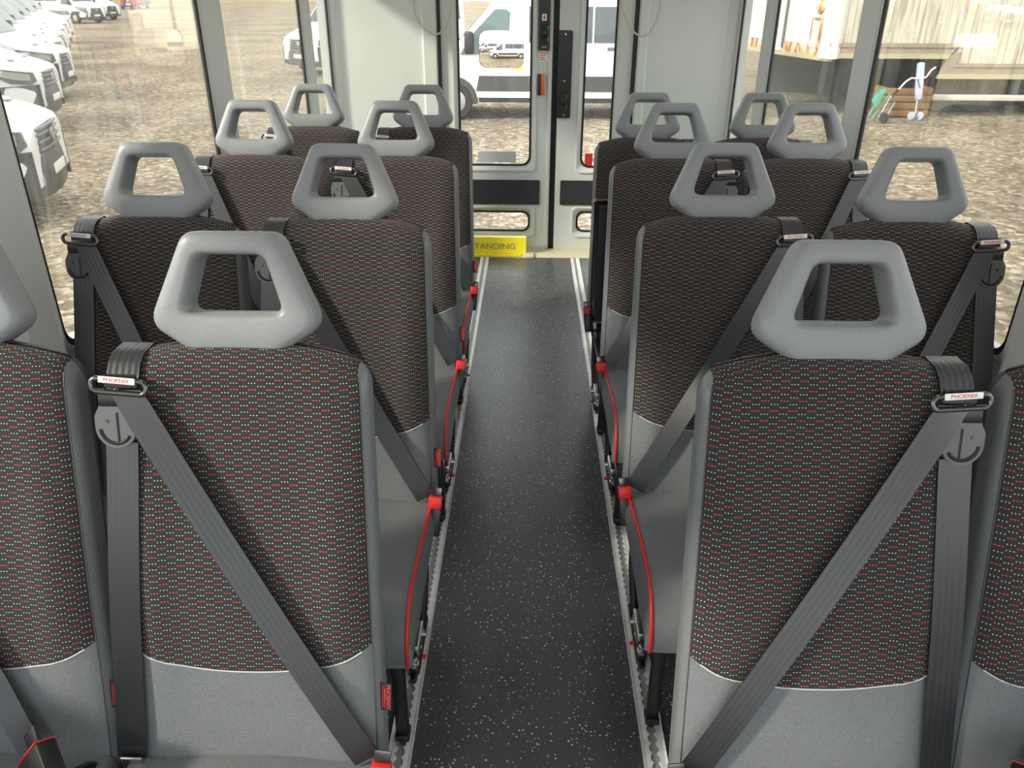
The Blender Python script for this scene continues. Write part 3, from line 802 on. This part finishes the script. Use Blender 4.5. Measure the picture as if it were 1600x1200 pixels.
    # short fold of strap between ring and guide
    pts = [FP(rx-.010, zr-.006, .016), FP(rx-.011, zr-.020, .017), FP(rx-.012, zr-.032, .013), FP(rx-.013, zr-.036, .008)]
    MB().ribbon(pts, [Vector((X(.0245), 0, 0))]*4, .0024).build('guide_strap', M_BELT, root, smooth=60)
    # vertical strap
    pts = []
    for k in range(15):
        t = k/14; z = .885+(.335-.885)*t; pts.append(FP(-.176-.036*t, z, .007+.010*math.exp(-((z-.62)/.2)**2)))
    MB().ribbon(pts, [Vector((X(.0255), 0, 0))]*15, .0024).build('lap_strap', M_BELT, root, smooth=60)
    # tongue plate at the foot of the vertical strap
    tp = FP(-.208, .328, .016)
    MB().box(-.019, .019, -.016, .016, -.003, .003, .003, M=frame3(tp, (X(1), 0, 0), upv+nrm*.4)).build('strap_clip', M_STEEL, root)
    # diagonal strap
    bx = .200 if not window else .10
    bz = .345 if not window else .365
    pts = []; sds = []
    a0, b0 = Vector((rx+.008, zr-.006)), Vector((bx, bz)); dd = (b0-a0).normalized(); wv = Vector((-dd.y, dd.x))
    for k in range(25):
        t = k/24; p = a0.lerp(b0, t); d = .016+.012*math.sin(pi*t)**.7+(.012 if window and t > .8 else 0)*(t-.8)/.2
        pts.append(FP(p.x, p.y, d))
        blend = min(1, t/.06); w2 = Vector((1, 0)).lerp(wv, blend).normalized()*.0245
        sds.append(Vector((X(w2.x), w2.y*LEAN, w2.y)))
    MB().ribbon(pts, sds, .0024).build('diagonal_strap', M_BELT, root, smooth=60)
    # buckle: red press button in a black housing, on a stalk at the aisle side
    if not window:
        bxx, byy, bzz = .226, -.315, .338
        bkM = Matrix.Translation((X(bxx), byy, bzz)) @ Matrix.Rotation(math.radians(-16), 4, 'X') @ Matrix.Rotation(math.radians(X(6)), 4, 'Y')
        bo = MB().box(-.0175, .0175, -.012, .012, -.075, .004, .005, M=bkM).build('buckle', M_BLK, root)
        MB().box(-.0172, .0172, -.0135, .0115, .000, .032, .005, M=bkM).build('press_button', M_RED, bo)
        MB().box(-.009, .009, -.0145, -.012, .012, .027, .002, M=bkM).build('button_recess', M_REDT, bo)
        MB().tube([(X(bxx), byy+.012, bzz-.07), (X(bxx-.008), byy+.04, .255)], .010, 8).build('buckle_stalk', M_BLKM, bo)
        tg = MB().box(-.014, .014, -.002, .002, .030, .055, .002, M=bkM).build('belt_tongue', M_CHR, root)
    else:
        bkM = Matrix.Translation((X(.150), -.340, .440)) @ Matrix.Rotation(math.radians(X(-52)), 4, 'Y') @ Matrix.Rotation(math.radians(-42), 4, 'X') @ Matrix.Translation((0, 0, -.02))
        bo = MB().box(-.036, .036, -.016, .016, -.085, .012, .004, M=bkM).build('buckle', M_BLK, root)
        MB().box(-.035, .035, -.0165, .0155, .0115, .0138, .001, M=bkM).build('press_button', M_RED, bo)
        MB().tube([bkM @ Vector((0, 0, -.05)), (X(.19), -.30, .34), (X(.20), -.262, .29)], .010, 8).build('buckle_stalk', M_BLKM, bo)
        MB().box(-.018, .018, -.003, .003, .012, .05, .003, M=bkM).build('belt_tongue', M_CHR, root)
    # ---- fabric tag on the +x flank
    tz = .435
    tb = Vector((.2205, yf(tz)+.020, tz))
    Mt = frame3(tb, Vector((1, -.15, 0)), Vector((0, LEAN, 1)))
    tg = MB().box(-.003, .017, -.026, .026, -.0008, .0008, .0004, 1, M=Mt).build('maker_tag', M_TAGB, root)
    text('PHOENIX', .0105, M_REDT, 'tag_lettering', tg, Mt @ Matrix.Translation((.0115, 0, .001)) @ Matrix.Rotation(-pi/2, 4, 'Z'), .0002, 1.05)
    for k in range(2):
        MB().box(.001+k*.0035, .0025+k*.0035, -.022, .022-.006*k, .0008, .0011, M=Mt).build('printed_line', M_REDT, tg)
    return root
PROTO = {}
SEATS = [('L', 1, 'a', -.476, 1.202), ('L', 1, 'w', -.945, 1.195), ('R', 1, 'a', .475, 1.189), ('R', 1, 'w', .940, 1.189),
         ('L', 2, 'a', -.469, 1.982), ('L', 2, 'w', -.940, 1.985), ('R', 2, 'a', .478, 2.041), ('R', 2, 'w', .942, 2.010),
         ('L', 3, 'a', -.469, 2.808), ('L', 3, 'w', -.956, 2.806), ('R', 3, 'a', .476, 2.805), ('R', 3, 'w', .934, 2.822),
         ('L', 4, 'a', -.474, 3.600), ('L', 4, 'w', -.950, 3.600), ('R', 4, 'a', .466, 3.370), ('R', 4, 'w', .935, 3.390)]
for sd_, row, k_, x, y in SEATS:
    fold = (sd_, row) == ('R', 4)
    key = (sd_, k_, fold)
    if key in PROTO: o = copy_tree(PROTO[key])
    else: o = PROTO[key] = make_seat(sd_, fold, k_ == 'w')
    o.location = (x, y, 0)
    if row == 4: o.scale = (1, 1, .975)
    tag(o, 'dotted grey %sseat by the %s, %s side, %s row from the rear doors' % ('tip-up ' if fold else '', 'aisle' if k_ == 'a' else 'window',
        'parked-vans' if sd_ == 'L' else 'trailer', ['', 'fourth', 'third', 'second', 'first'][row]), 'bus seat', 'dotted bus seats')

# ------------------------------------------------------------------ outside
GZ = -.80
tag(MB().box(-140, 140, -40, 180, GZ-.2, GZ).build('ground', M_GRAVEL, smooth=0), kind='structure')
tag(MB().box(-1.26, 1.26, FY, RD+.1, -.30, -.06).build('bus_underfloor', M_UNDER, smooth=0), kind='structure')

def van(nose, heading, label, group, glassm=M_VGLASS, paint=M_VAN, bump_m=M_VGREY, side_windows=True):
    root = tag(empty('parked_van', (nose[0], nose[1], GZ), heading), label, 'van', group)
    # local: nose at x = 0, body towards -x, z up from the ground, half width about 1.0
    tops = [(0, .98), (.03, 1.03), (.09, 1.06), (.22, 1.10), (.5, 1.18), (.85, 1.30), (1.0, 1.36), (1.35, 1.72), (1.7, 2.08), (1.95, 2.28), (2.3, 2.40), (3.0, 2.46), (5.0, 2.46), (6.15, 2.42), (6.3, 2.30), (6.33, 2.2)]
    tz = lambda x: float(np.interp(x, [a for a, b in tops], [b for a, b in tops]))
    def hw(x, z):
        w = 1.0
        if x < .8: w *= 1-.23*((.8-x)/.8)**2.2
        if x > 6.1: w *= 1-.06*((x-6.1)/.23)
        if z > 1.15: w *= 1-.145*((z-1.15)/1.3)**1.2
        return w*1.0
    def sec(x):
        t = tz(x); zb = .42; r = min(.16, (t-zb)*.3); L = []
        zs = [zb+(t-r-zb)*k/9 for k in range(10)]
        for z in zs: L.append((-x, -hw(x, z), z))
        wt = hw(x, t-r)
        for k in range(1, 6): a = k/6*pi/2; L.append((-x, -(wt-r*1.2+r*1.2*math.cos(a)), t-r+r*math.sin(a)))
        for k in range(5): L.append((-x, -(wt-r*1.2)*(1-2*k/4), t+.018*(1-(1-2*k/4)**2)))
        for k in range(5, 0, -1): a = k/6*pi/2; L.append((-x, (wt-r*1.2+r*1.2*math.cos(a)), t-r+r*math.sin(a)))
        for z in zs[::-1]: L.append((-x, hw(x, z), z))
        return L
    xs = [0, .03, .09, .22, .36, .5, .68, .85, 1.0, 1.18, 1.35, 1.52, 1.7, 1.83, 1.95, 2.12, 2.3, 2.7, 3.2, 4.0, 4.8, 5.5, 6.15, 6.25, 6.3, 6.33]
    MB().loops([sec(x) for x in xs], True, True, True).build('body', paint, root, smooth=35)
    # panels laid on the flanks: polygons in (distance from nose, height)
    def flank(name, poly, m, d=.006, sides=(-1, 1), parent=root, sub=1):
        P = []
        for i in range(len(poly)):
            a, b = poly[i], poly[(i+1) % len(poly)]
            for k in range(sub): P.append((a[0]+(b[0]-a[0])*k/sub, a[1]+(b[1]-a[1])*k/sub))
        for s in sides:
            MB().prism(P, lambda x, z: (-x, s*(hw(x, z)-.03), z), lambda x, z: (-x, s*(hw(x, z)+d), z)).build(name, m, parent, smooth=30)
    flank('front_bumper_side', [(.0, .30), (.72, .30), (.80, .55), (.78, .78), (.0, .80)], bump_m, .02, sub=4)
    flank('side_moulding', [(1.40, .54), (2.7, .54), (2.7, .82), (1.46, .82)], bump_m, .015)
    flank('side_moulding', [(2.71, .54), (4.30, .54), (4.30, .82), (2.71, .82)], bump_m, .015)
    flank('side_moulding', [(5.25, .54), (6.2, .54), (6.2, .82), (5.25, .82)], bump_m, .015)
    flank('sill', [(1.45, .33), (4.3, .33), (4.3, .43), (1.45, .43)], M_VDARK, -.005)
    flank('cab_window', [(1.10, 1.20), (2.02, 1.22), (2.06, 1.93), (1.98, 1.99), (1.78, 1.99), (1.30, 1.52)], glassm, .024)
    if side_windows:
        for a, b_ in ((2.42, 3.62), (3.66, 4.86), (4.90, 6.05)):
            flank('side_window', [(a, 1.42), (b_, 1.42), (b_+.0, 2.04), (a, 2.04)], M_VGLASS, .024)
    flank('door_handle', [(3.92, 1.28), (4.25, 1.28), (4.25, 1.34), (3.92, 1.34)], M_LAMPD, .02)
    flank('door_gap', [(2.28, .55), (2.292, .55), (2.31, 2.1), (2.298, 2.1)], M_LAMPD, .003)
    flank('door_gap', [(1.03, .95), (1.042, .95), (1.062, 1.3), (1.05, 1.3)], M_LAMPD, .003)
    flank('door_handle', [(2.02, 1.10), (2.2, 1.10), (2.2, 1.15), (2.02, 1.15)], paint, .03)
    flank('headlamp', [(.02, .86), (.10, .80), (.40, .84), (.78, 1.06), (.70, 1.10), (.25, 1.03), (.05, 1.0)], M_LAMPD, .022, sub=3)
    flank('headlamp_lens', [(.10, .87), (.34, .90), (.50, .99), (.46, 1.04), (.25, 1.01), (.10, .97)], M_LAMPG, .032, sub=3)
    # windscreen: follows the raked front between the A pillars
    ws = []
    for x in (1.04, 1.2, 1.4, 1.6, 1.8, 1.9):
        z = tz(x)+.012; w = hw(x, z)-.13-.03
        ws.append([(-x-.012*0+.008, w*k/4, z+.018*(1-(k/4)**2)) for k in range(-4, 5)])
    g = MB().loops(ws, False).build('windscreen', glassm, root, smooth=40)
    # front: grille, bumper, plate, badge
    fw_ = hw(0, .6)
    def nosebox(y0, y1, z0, z1, x0, x1, name, m, bev=.01, parent=root): return MB().box(x0, x1, y0, y1, z0, z1, bev).build(name, m, parent)
    n = 13
    def bow(y): return .05-.13*(abs(y)/.8)**2.5
    A = []
    for k in range(n):
        y = -.80+1.6*k/(n-1); f = bow(y)
        A.append([(f-.18, y, .27), (f-.03, y, .27), (f, y, .33), (f+.01, y, .55), (f-.01, y, .70), (f-.05, y, .74), (f-.18, y, .74)])
    bp_ = MB().loops(A, True, True, True).build('front_bumper', bump_m, root, smooth=40)
    A = []
    for k in range(9):
        y = -.50+1.0*k/8; f = bow(y)-.012
        A.append([(f-.1, y, .72), (f, y, .72), (f-.02, y, .98), (f-.1, y, .99)])
    gr = MB().loops(A, True, True, True).build('grille', M_VDARK, root, smooth=40)
    for z in (.76, .835, .91, .965):
        MB().tube([(bow(-.47+.94*k/8)+.002-.02*(z-.72)/.26, -.47+.94*k/8, z) for k in range(9)], .017, 6).build('grille_bar', M_LAMPD, gr, smooth=60)
    MB().lathe([(0, .07), (.012, .07), (.016, .055)], (.055, 0, .865), (1, 0, .05), 18).build('badge', M_HUB, gr)
    MB().box(.052, .064, -.26, .26, .47, .58, .004).build('number_plate', M_PLATE, root)
    for s in (-1, 1): MB().lathe([(0, .05), (.012, .05), (.014, .03)], (bow(.6)+.008, s*.6, .46), (1, 0, 0), 14).build('fog_lamp', M_LAMPG, bp_)
    MB().box(-.47, -.37, -.55, -.42, 1.176, 1.187, .003).build('bonnet_vent', M_LAMPD, root)
    MB().box(-.47, -.37, .42, .55, 1.176, 1.187, .003).build('bonnet_vent', M_LAMPD, root)
    # wheels and arches
    for wx in (.98, 4.75):
        for s in (-1, 1):
            arch = [(wx+.44*math.cos(t), .36+.44*math.sin(t)) for t in [k*pi/14 for k in range(15)]]+[(wx-.44, .30), (wx+.44, .30)]
            MB().prism(arch, lambda x, z: (-x, s*.8, z), lambda x, z: (-x, s*(1.0+.012), z)).build('wheel_arch', bump_m, root, smooth=30)
            w = MB().lathe([(-.11, .24), (-.11, .33), (-.08, .345), (.08, .345), (.11, .33), (.11, .24), (.08, .22)], (-wx, s*.93, .345), (0, s, 0), 28).build('wheel', M_TYRE, root, smooth=40)
            MB().lathe([(0, .21), (.015, .21), (.03, .16), (.02, .07), (.04, .05)], (-wx, s*1.015, .345), (0, s, 0), 22).build('hubcap', M_HUB, w, smooth=40)
    for s in (-1, 1):
        mr = MB().box(-1.36, -1.20, *sorted((s*1.03, s*1.26)), 1.22, 1.62, .04, 3).build('wing_mirror', M_VDARK, root)
        MB().tube([(-1.28, s*.95, 1.25), (-1.28, s*1.08, 1.32)], .035, 8).build('mirror_arm', M_VDARK, mr)
    return root
row_label = 'white van with dark bumper parked nose-out in the row across the gravel'
vd = math.radians(18)
van((-5.40, 9.0), vd, 'white van in the parked row standing closest to the bus windows', 'vans in the parked row')
van((-8.8, 15.2), math.radians(17), 'white van in the parked row, second one from the bus', 'vans in the parked row')
van((-10.75, 19.4), math.radians(17), 'white van in the parked row, third one from the bus', 'vans in the parked row')
for k, (x, y) in enumerate([(-13.0, 23.3), (-14.8, 26.8), (-16.8, 30.6), (-19, 34.9), (-21.3, 39.4)]):
    van((x, y), math.radians(17), 'white van in the parked row, %s one from the bus' % ['fourth', 'fifth', 'sixth', 'seventh', 'eighth'][k], 'vans in the parked row')
van((-30.5, 60.5), math.radians(-20), 'white van far across the gravel, beyond the end of the parked row', 'far parked vans')
van((-32.5, 67), math.radians(-20), 'white van far across the gravel, half hidden behind another far white van', 'far parked vans')
van((-6.75, 24.9), math.radians(-126), 'white van with its grille turned to the bus, behind the minibus standing broadside', 'vans behind the bus')
fwx = aty(711, 170, 16.3).x
dv_ = van((fwx-.98-.0, 17.35), math.radians(180), 'white minibus van standing broadside behind the rear doors', 'vans behind the bus', M_VGLASSG)
MB().prism([(-2.16, .93), (-2.30, .93), (-2.23, 1.08)], lambda x, z: (x, 1.008, z), lambda x, z: (x, .99, z)).build('yellow_sticker', M_YEL, dv_, smooth=0)
# red and blue vehicle far off
van((-46.5, 100), math.radians(-80), 'red van with blue bumper far off beside the palisade fence', None, M_VGLASS, M_REDP, M_BLUEP)

# palisade fence
fc = tag(empty('palisade_fence', (0, 112, GZ)), 'long pale metal palisade fence at the far edge of the gravel yard', 'fence')
MB().box(-75, 25, .05, .1, .4, .47).box(-75, 25, .05, .1, 1.9, 1.97).build('rails', M_FENCE, fc)
pl = MB()
for i in range(640):
    x = -75+i*.156; pl.box(x, x+.07, 0, .03, .03, 2.4)
pb = pl.build('pales', M_FENCE, fc, smooth=0); pb['kind'] = 'stuff'

# box trailer on the trailer side
TY = 17.5
z0 = aty(1292, 92, TY).z
cor = aty(1292, 92, TY); far = atz(1150, 71.5, z0)
tr = tag(empty('box_trailer', (0, 0, 0)), 'weathered cream box trailer with stepped side rail and rusty white end wall', 'trailer')
X1 = cor.x+11; ZT_ = z0+3.6
zr1 = aty(1400, 68, TY).z; zr0 = aty(1400, 91.5, TY).z
zq1 = aty(1560, 100, TY).z; zq0 = aty(1560, 123.5, TY).z
xs1 = aty(1496, 84, TY).x; xs0 = aty(1478, 110, TY).x
# side wall
MB().prism([(cor.x, zr1-.02), (xs1, zr1-.02), (xs1, zq1-.02), (X1, zq1-.02), (X1, ZT_), (cor.x, ZT_)], lambda x, z: (x, TY+.02, z), lambda x, z: (x, TY+.10, z)).build('side_wall', M_TRL, tr, smooth=0)
# rails: upper, step, lower, each with a lip
def trail(poly, d, nm, m): MB().prism(poly, lambda x, z: (x, TY-d, z), lambda x, z: (x, TY+.08, z)).build(nm, m, tr, smooth=0)
h = zr1-zr0; h2 = zq1-zq0
trail([(cor.x, zr0+.09), (xs0+.02, zr0+.09), (xs1, zr1), (cor.x, zr1)], .02, 'upper_rail', M_RAILB)
trail([(cor.x, zr0), (xs0-.02, zr0), (xs0+.02, zr0+.09), (cor.x, zr0+.09)], .04, 'rail_lip', M_RAILY)
trail([(cor.x, zr1-.07), (xs1-.02, zr1-.07), (xs1, zr1), (cor.x, zr1)], .045, 'rail_lip', M_RAILB)
trail([(xs0-.04, zr0), (xs0+.12, zr0+.12), (xs1, zr1), (xs1+.02, zq1), (xs0+.2, zq1), (xs0-.12, zq0)], .03, 'step_rail', M_RAILB)
trail([(xs0-.10, zq0+.09), (X1, zq0+.09), (X1, zq1), (xs1, zq1)], .02, 'lower_rail', M_RAILB)
trail([(xs0-.14, zq0), (X1, zq0), (X1, zq0+.09), (xs0-.10, zq0+.09)], .04, 'rail_lip', M_RAILY)
trail([(xs1-.02, zq1-.06), (X1, zq1-.06), (X1, zq1), (xs1, zq1)], .045, 'rail_lip', M_RAILB)
# end wall with door seams and rusty foot
ed = Vector((far.x-cor.x, far.y-cor.y, 0)); EL = ed.length; ed.normalize(); en = Vector((ed.y, -ed.x, 0))
if en.dot(Vector((0, 0, 0))-cor) < 0: en = -en
def endbox(s0, s1, za, zb, d0, d1, nm, m, bev=.0):
    M_ = Matrix(((ed.x, en.x, 0, cor.x), (ed.y, en.y, 0, cor.y), (0, 0, 1, 0), (0, 0, 0, 1)))
    return MB().box(s0, s1, d0, d1, za, zb, bev, M=M_).build(nm, m, tr, smooth=0)
endbox(.05, EL, z0+.22, ZT_, -.10, .0, 'end_wall', M_TRLW)
endbox(.05, EL*.44, z0+.03, z0+.24, -.10, .012, 'rusty_edge', M_RUST)
endbox(EL*.66, EL, z0+.03, z0+.24, -.10, .012, 'rusty_edge', M_RUST)
endbox(0, EL, z0-.05, z0+.035, -.12, .02, 'edge_lip', M_RAILY)
endbox(EL*.44, EL*.62, z0+.04, ZT_, -.02, .05, 'door_post', M_TRLW)
endbox(EL*.435, EL*.445, z0+.1, z0+1.9, -.02, .055, 'door_gap', M_LAMPD)
sgn = endbox(.35, .75, z0+.18, z0+.75, 0, .03, 'hatch_frame', M_RUST); endbox(.41, .69, z0+.24, z0+.69, .0, .035, 'hatch', M_STICK)
MB().lathe([(0, .14), (.04, .13), (.06, .05)], cor+ed*.5+Vector((0, 0, .95)), en, 16).build('round_lamp', M_RUST, tr)
MB().lathe([(0, .22), (ZT_-z0, .22)], (cor.x+.10, TY+.16, z0), (0, 0, 1), 24).build('corner_post', M_TRLW, tr, smooth=40)
# floor, chassis, legs, wheels, roof
MB().prism([(cor.x, TY+.05), (X1, TY+.05), (X1+ed.x*EL, TY+ed.y*EL), (far.x, far.y)], lambda x, y: (x, y, z0+.02), lambda x, y: (x, y, z0+.10)).build('underfloor', M_UNDER, tr, smooth=0)
MB().prism([(cor.x, TY), (X1, TY), (X1+ed.x*EL, TY+ed.y*EL), (far.x, far.y)], lambda x, y: (x, y, ZT_), lambda x, y: (x, y, ZT_+.06)).build('roof', M_TRL, tr, smooth=0)
for yy in (.9, 1.9): MB().box(cor.x+.3, X1, TY+yy, TY+yy+.12, z0-.32, z0+.02).build('chassis_beam', M_UNDER, tr, smooth=0)
for u in (1286, 1306):
    x = aty(u, 120, TY+.5).x; MB().box(x-.05, x+.05, TY+.45, TY+.55, GZ, z0).build('landing_leg', M_UNDER, tr, smooth=0)
    MB().box(x-.12, x+.12, TY+.38, TY+.62, GZ, GZ+.03).build('leg_foot', M_UNDER, tr, smooth=0)
zb0, zb1 = aty(1530, 157, TY-.05).z, aty(1530, 148, TY-.05).z
MB().box(aty(1455, 152, TY-.05).x, X1, TY-.1, TY-.02, zb0, zb1, .01).build('side_guard', M_BEAM, tr)
for u in (1540, 1590): x = aty(u, 130, TY).x; MB().box(x-.06, x+.06, TY, TY+.08, zb0-.1, zq0).build('guard_post', M_UNDER, tr, smooth=0)
for u in (1468, 1526, 1640):
    x = aty(u, 170, TY+.3).x
    w = MB().lathe([(-.13, .28), (-.13, .44), (-.09, .47), (.09, .47), (.13, .44), (.13, .28)], (x, TY+.5, GZ+.47), (0, -1, 0), 28).build('wheel', M_TYRE, tr, smooth=40)
    MB().lathe([(.06, .26), (.10, .26), (.06, .2), (.12, .08)], (x, TY+.5, GZ+.47), (0, -1, 0), 20).build('hub', M_UNDER, w, smooth=40)
    MB().loops([[(x+rr*math.cos(t), TY+yy, GZ+.47+rr*math.sin(t)) for rr, yy in ((.56, .3), (.56, .75), (.53, .75), (.53, .3))] for t in [k*pi/12 for k in range(13)]], True, True, True).build('mudguard', M_UNDER, tr, smooth=40)
tag(MB().box(cor.x-.2, X1, TY+4.0, TY+4.2, GZ, z0+.3).build('boundary_wall', M_VGREY, smooth=0), 'low dark grey wall behind the trailer wheels', 'wall')  # dark sheet in place of the shade beneath the trailer

# clutter under the trailer
JY = 16.75
sc = tag(empty('kick_scooter', (0, 0, 0)), 'pale blue kick scooter stood on end against the trailer', 'scooter')
b0 = aty(1432, 184, JY); t0 = aty(1441, 98, JY+.35)
dv = (t0-b0).normalized(); lf = Vector((1, 0, 0)); nr = dv.cross(lf).normalized()
Msc = frame3(b0, lf, dv); Ls = (t0-b0).length
MB().prism(roundpoly([(-.055, .35), (.055, .35), (.075, Ls*.6), (.07, Ls), (-.06, Ls), (-.07, Ls*.6)], [.03]*6, 3), lambda x, y: Msc @ Vector((x, y, -.02)), lambda x, y: Msc @ Vector((x, y, .03))).build('deck', M_BLUE, sc, smooth=30)
MB().tube([Msc @ Vector((-.02, .36, 0)), Msc @ Vector((-.04, .08, .02))], .018, 8).build('fork', M_STEEL, sc)
for dx in (-.12, .05): MB().lathe([(-.02, .05), (-.02, .08), (.02, .08), (.02, .05)], b0+Vector((dx, -.02, .075-b0.z+GZ+.01)), (1, .4, 0), 18).build('wheel', M_BLUE, sc)
hb = [aty(u, v, JY-.1) for u, v in ((1393, 152), (1404, 140), (1415, 128), (1424, 122), (1434, 123), (1447, 121), (1455, 110), (1462, 105))]
MB().tube(hb, .018, 8).build('handlebar', M_WHITE, sc, smooth=60)
MB().tube([hb[0], hb[1]], .024, 8).build('grip', M_BLK, sc); MB().tube([hb[4], Msc @ Vector((0, Ls*.55, .03))], .016, 8).build('stem', M_STEEL, sc)
gc = tag(empty('folding_chair', (0, 0, 0)), 'green folding garden chair leaning under the trailer', 'folding chair')
def jp(u, v, y): return aty(u, v, y)
for a, b_ in (((1356, 182), (1383, 140)), ((1362, 186), (1391, 146))): MB().tube([jp(*a, JY), jp(*b_, JY+.2)], .016, 8).build('leg', M_GREEN, gc)
q4 = [jp(1362, 158, JY), jp(1370, 168, JY), jp(1383, 142, JY+.15), jp(1376, 138, JY+.15)]
MB().add([p for p in q4]+[p+Vector((0, .02, 0)) for p in q4], [(0, 1, 2, 3), (7, 6, 5, 4), (0, 4, 5, 1), (1, 5, 6, 2), (2, 6, 7, 3), (3, 7, 4, 0)]).build('seat_fabric', M_GREEN, gc, smooth=0)
bw = tag(empty('hand_truck', (0, 0, 0)), 'grey tubular hand truck lying by the green folding chair', 'hand truck')
for a, b_ in (((1372, 184), (1392, 150)), ((1382, 186), (1398, 160)), ((1374, 176), (1388, 170)), ((1392, 150), (1398, 160))): MB().tube([jp(*a, JY-.45), jp(*b_, JY-.3)], .014, 8).build('tube_frame', M_STEEL, bw)
MB().lathe([(-.03, .05), (-.03, .1), (.03, .1), (.03, .05)], (jp(1381, 184, JY-.45).x, JY-.45, GZ+.1), (1, .3, 0), 16).build('wheel', M_TYRE, bw)
cr = jp(1415, 165, 17.2)
ct = tag(empty('wooden_crate', (cr.x, 17.35, GZ)), 'brown wooden crate behind the blue scooter', 'crate')
for k in range(4): MB().box(-.55, .45, -.25, -.22, .03+k*.14, .15+k*.14, .004).build('plank', M_WOOD, ct)
for x in (-.5, .4): MB().box(x-.03, x+.03, -.22, .25, 0, .58, .004).build('corner_post', M_WOOD, ct)
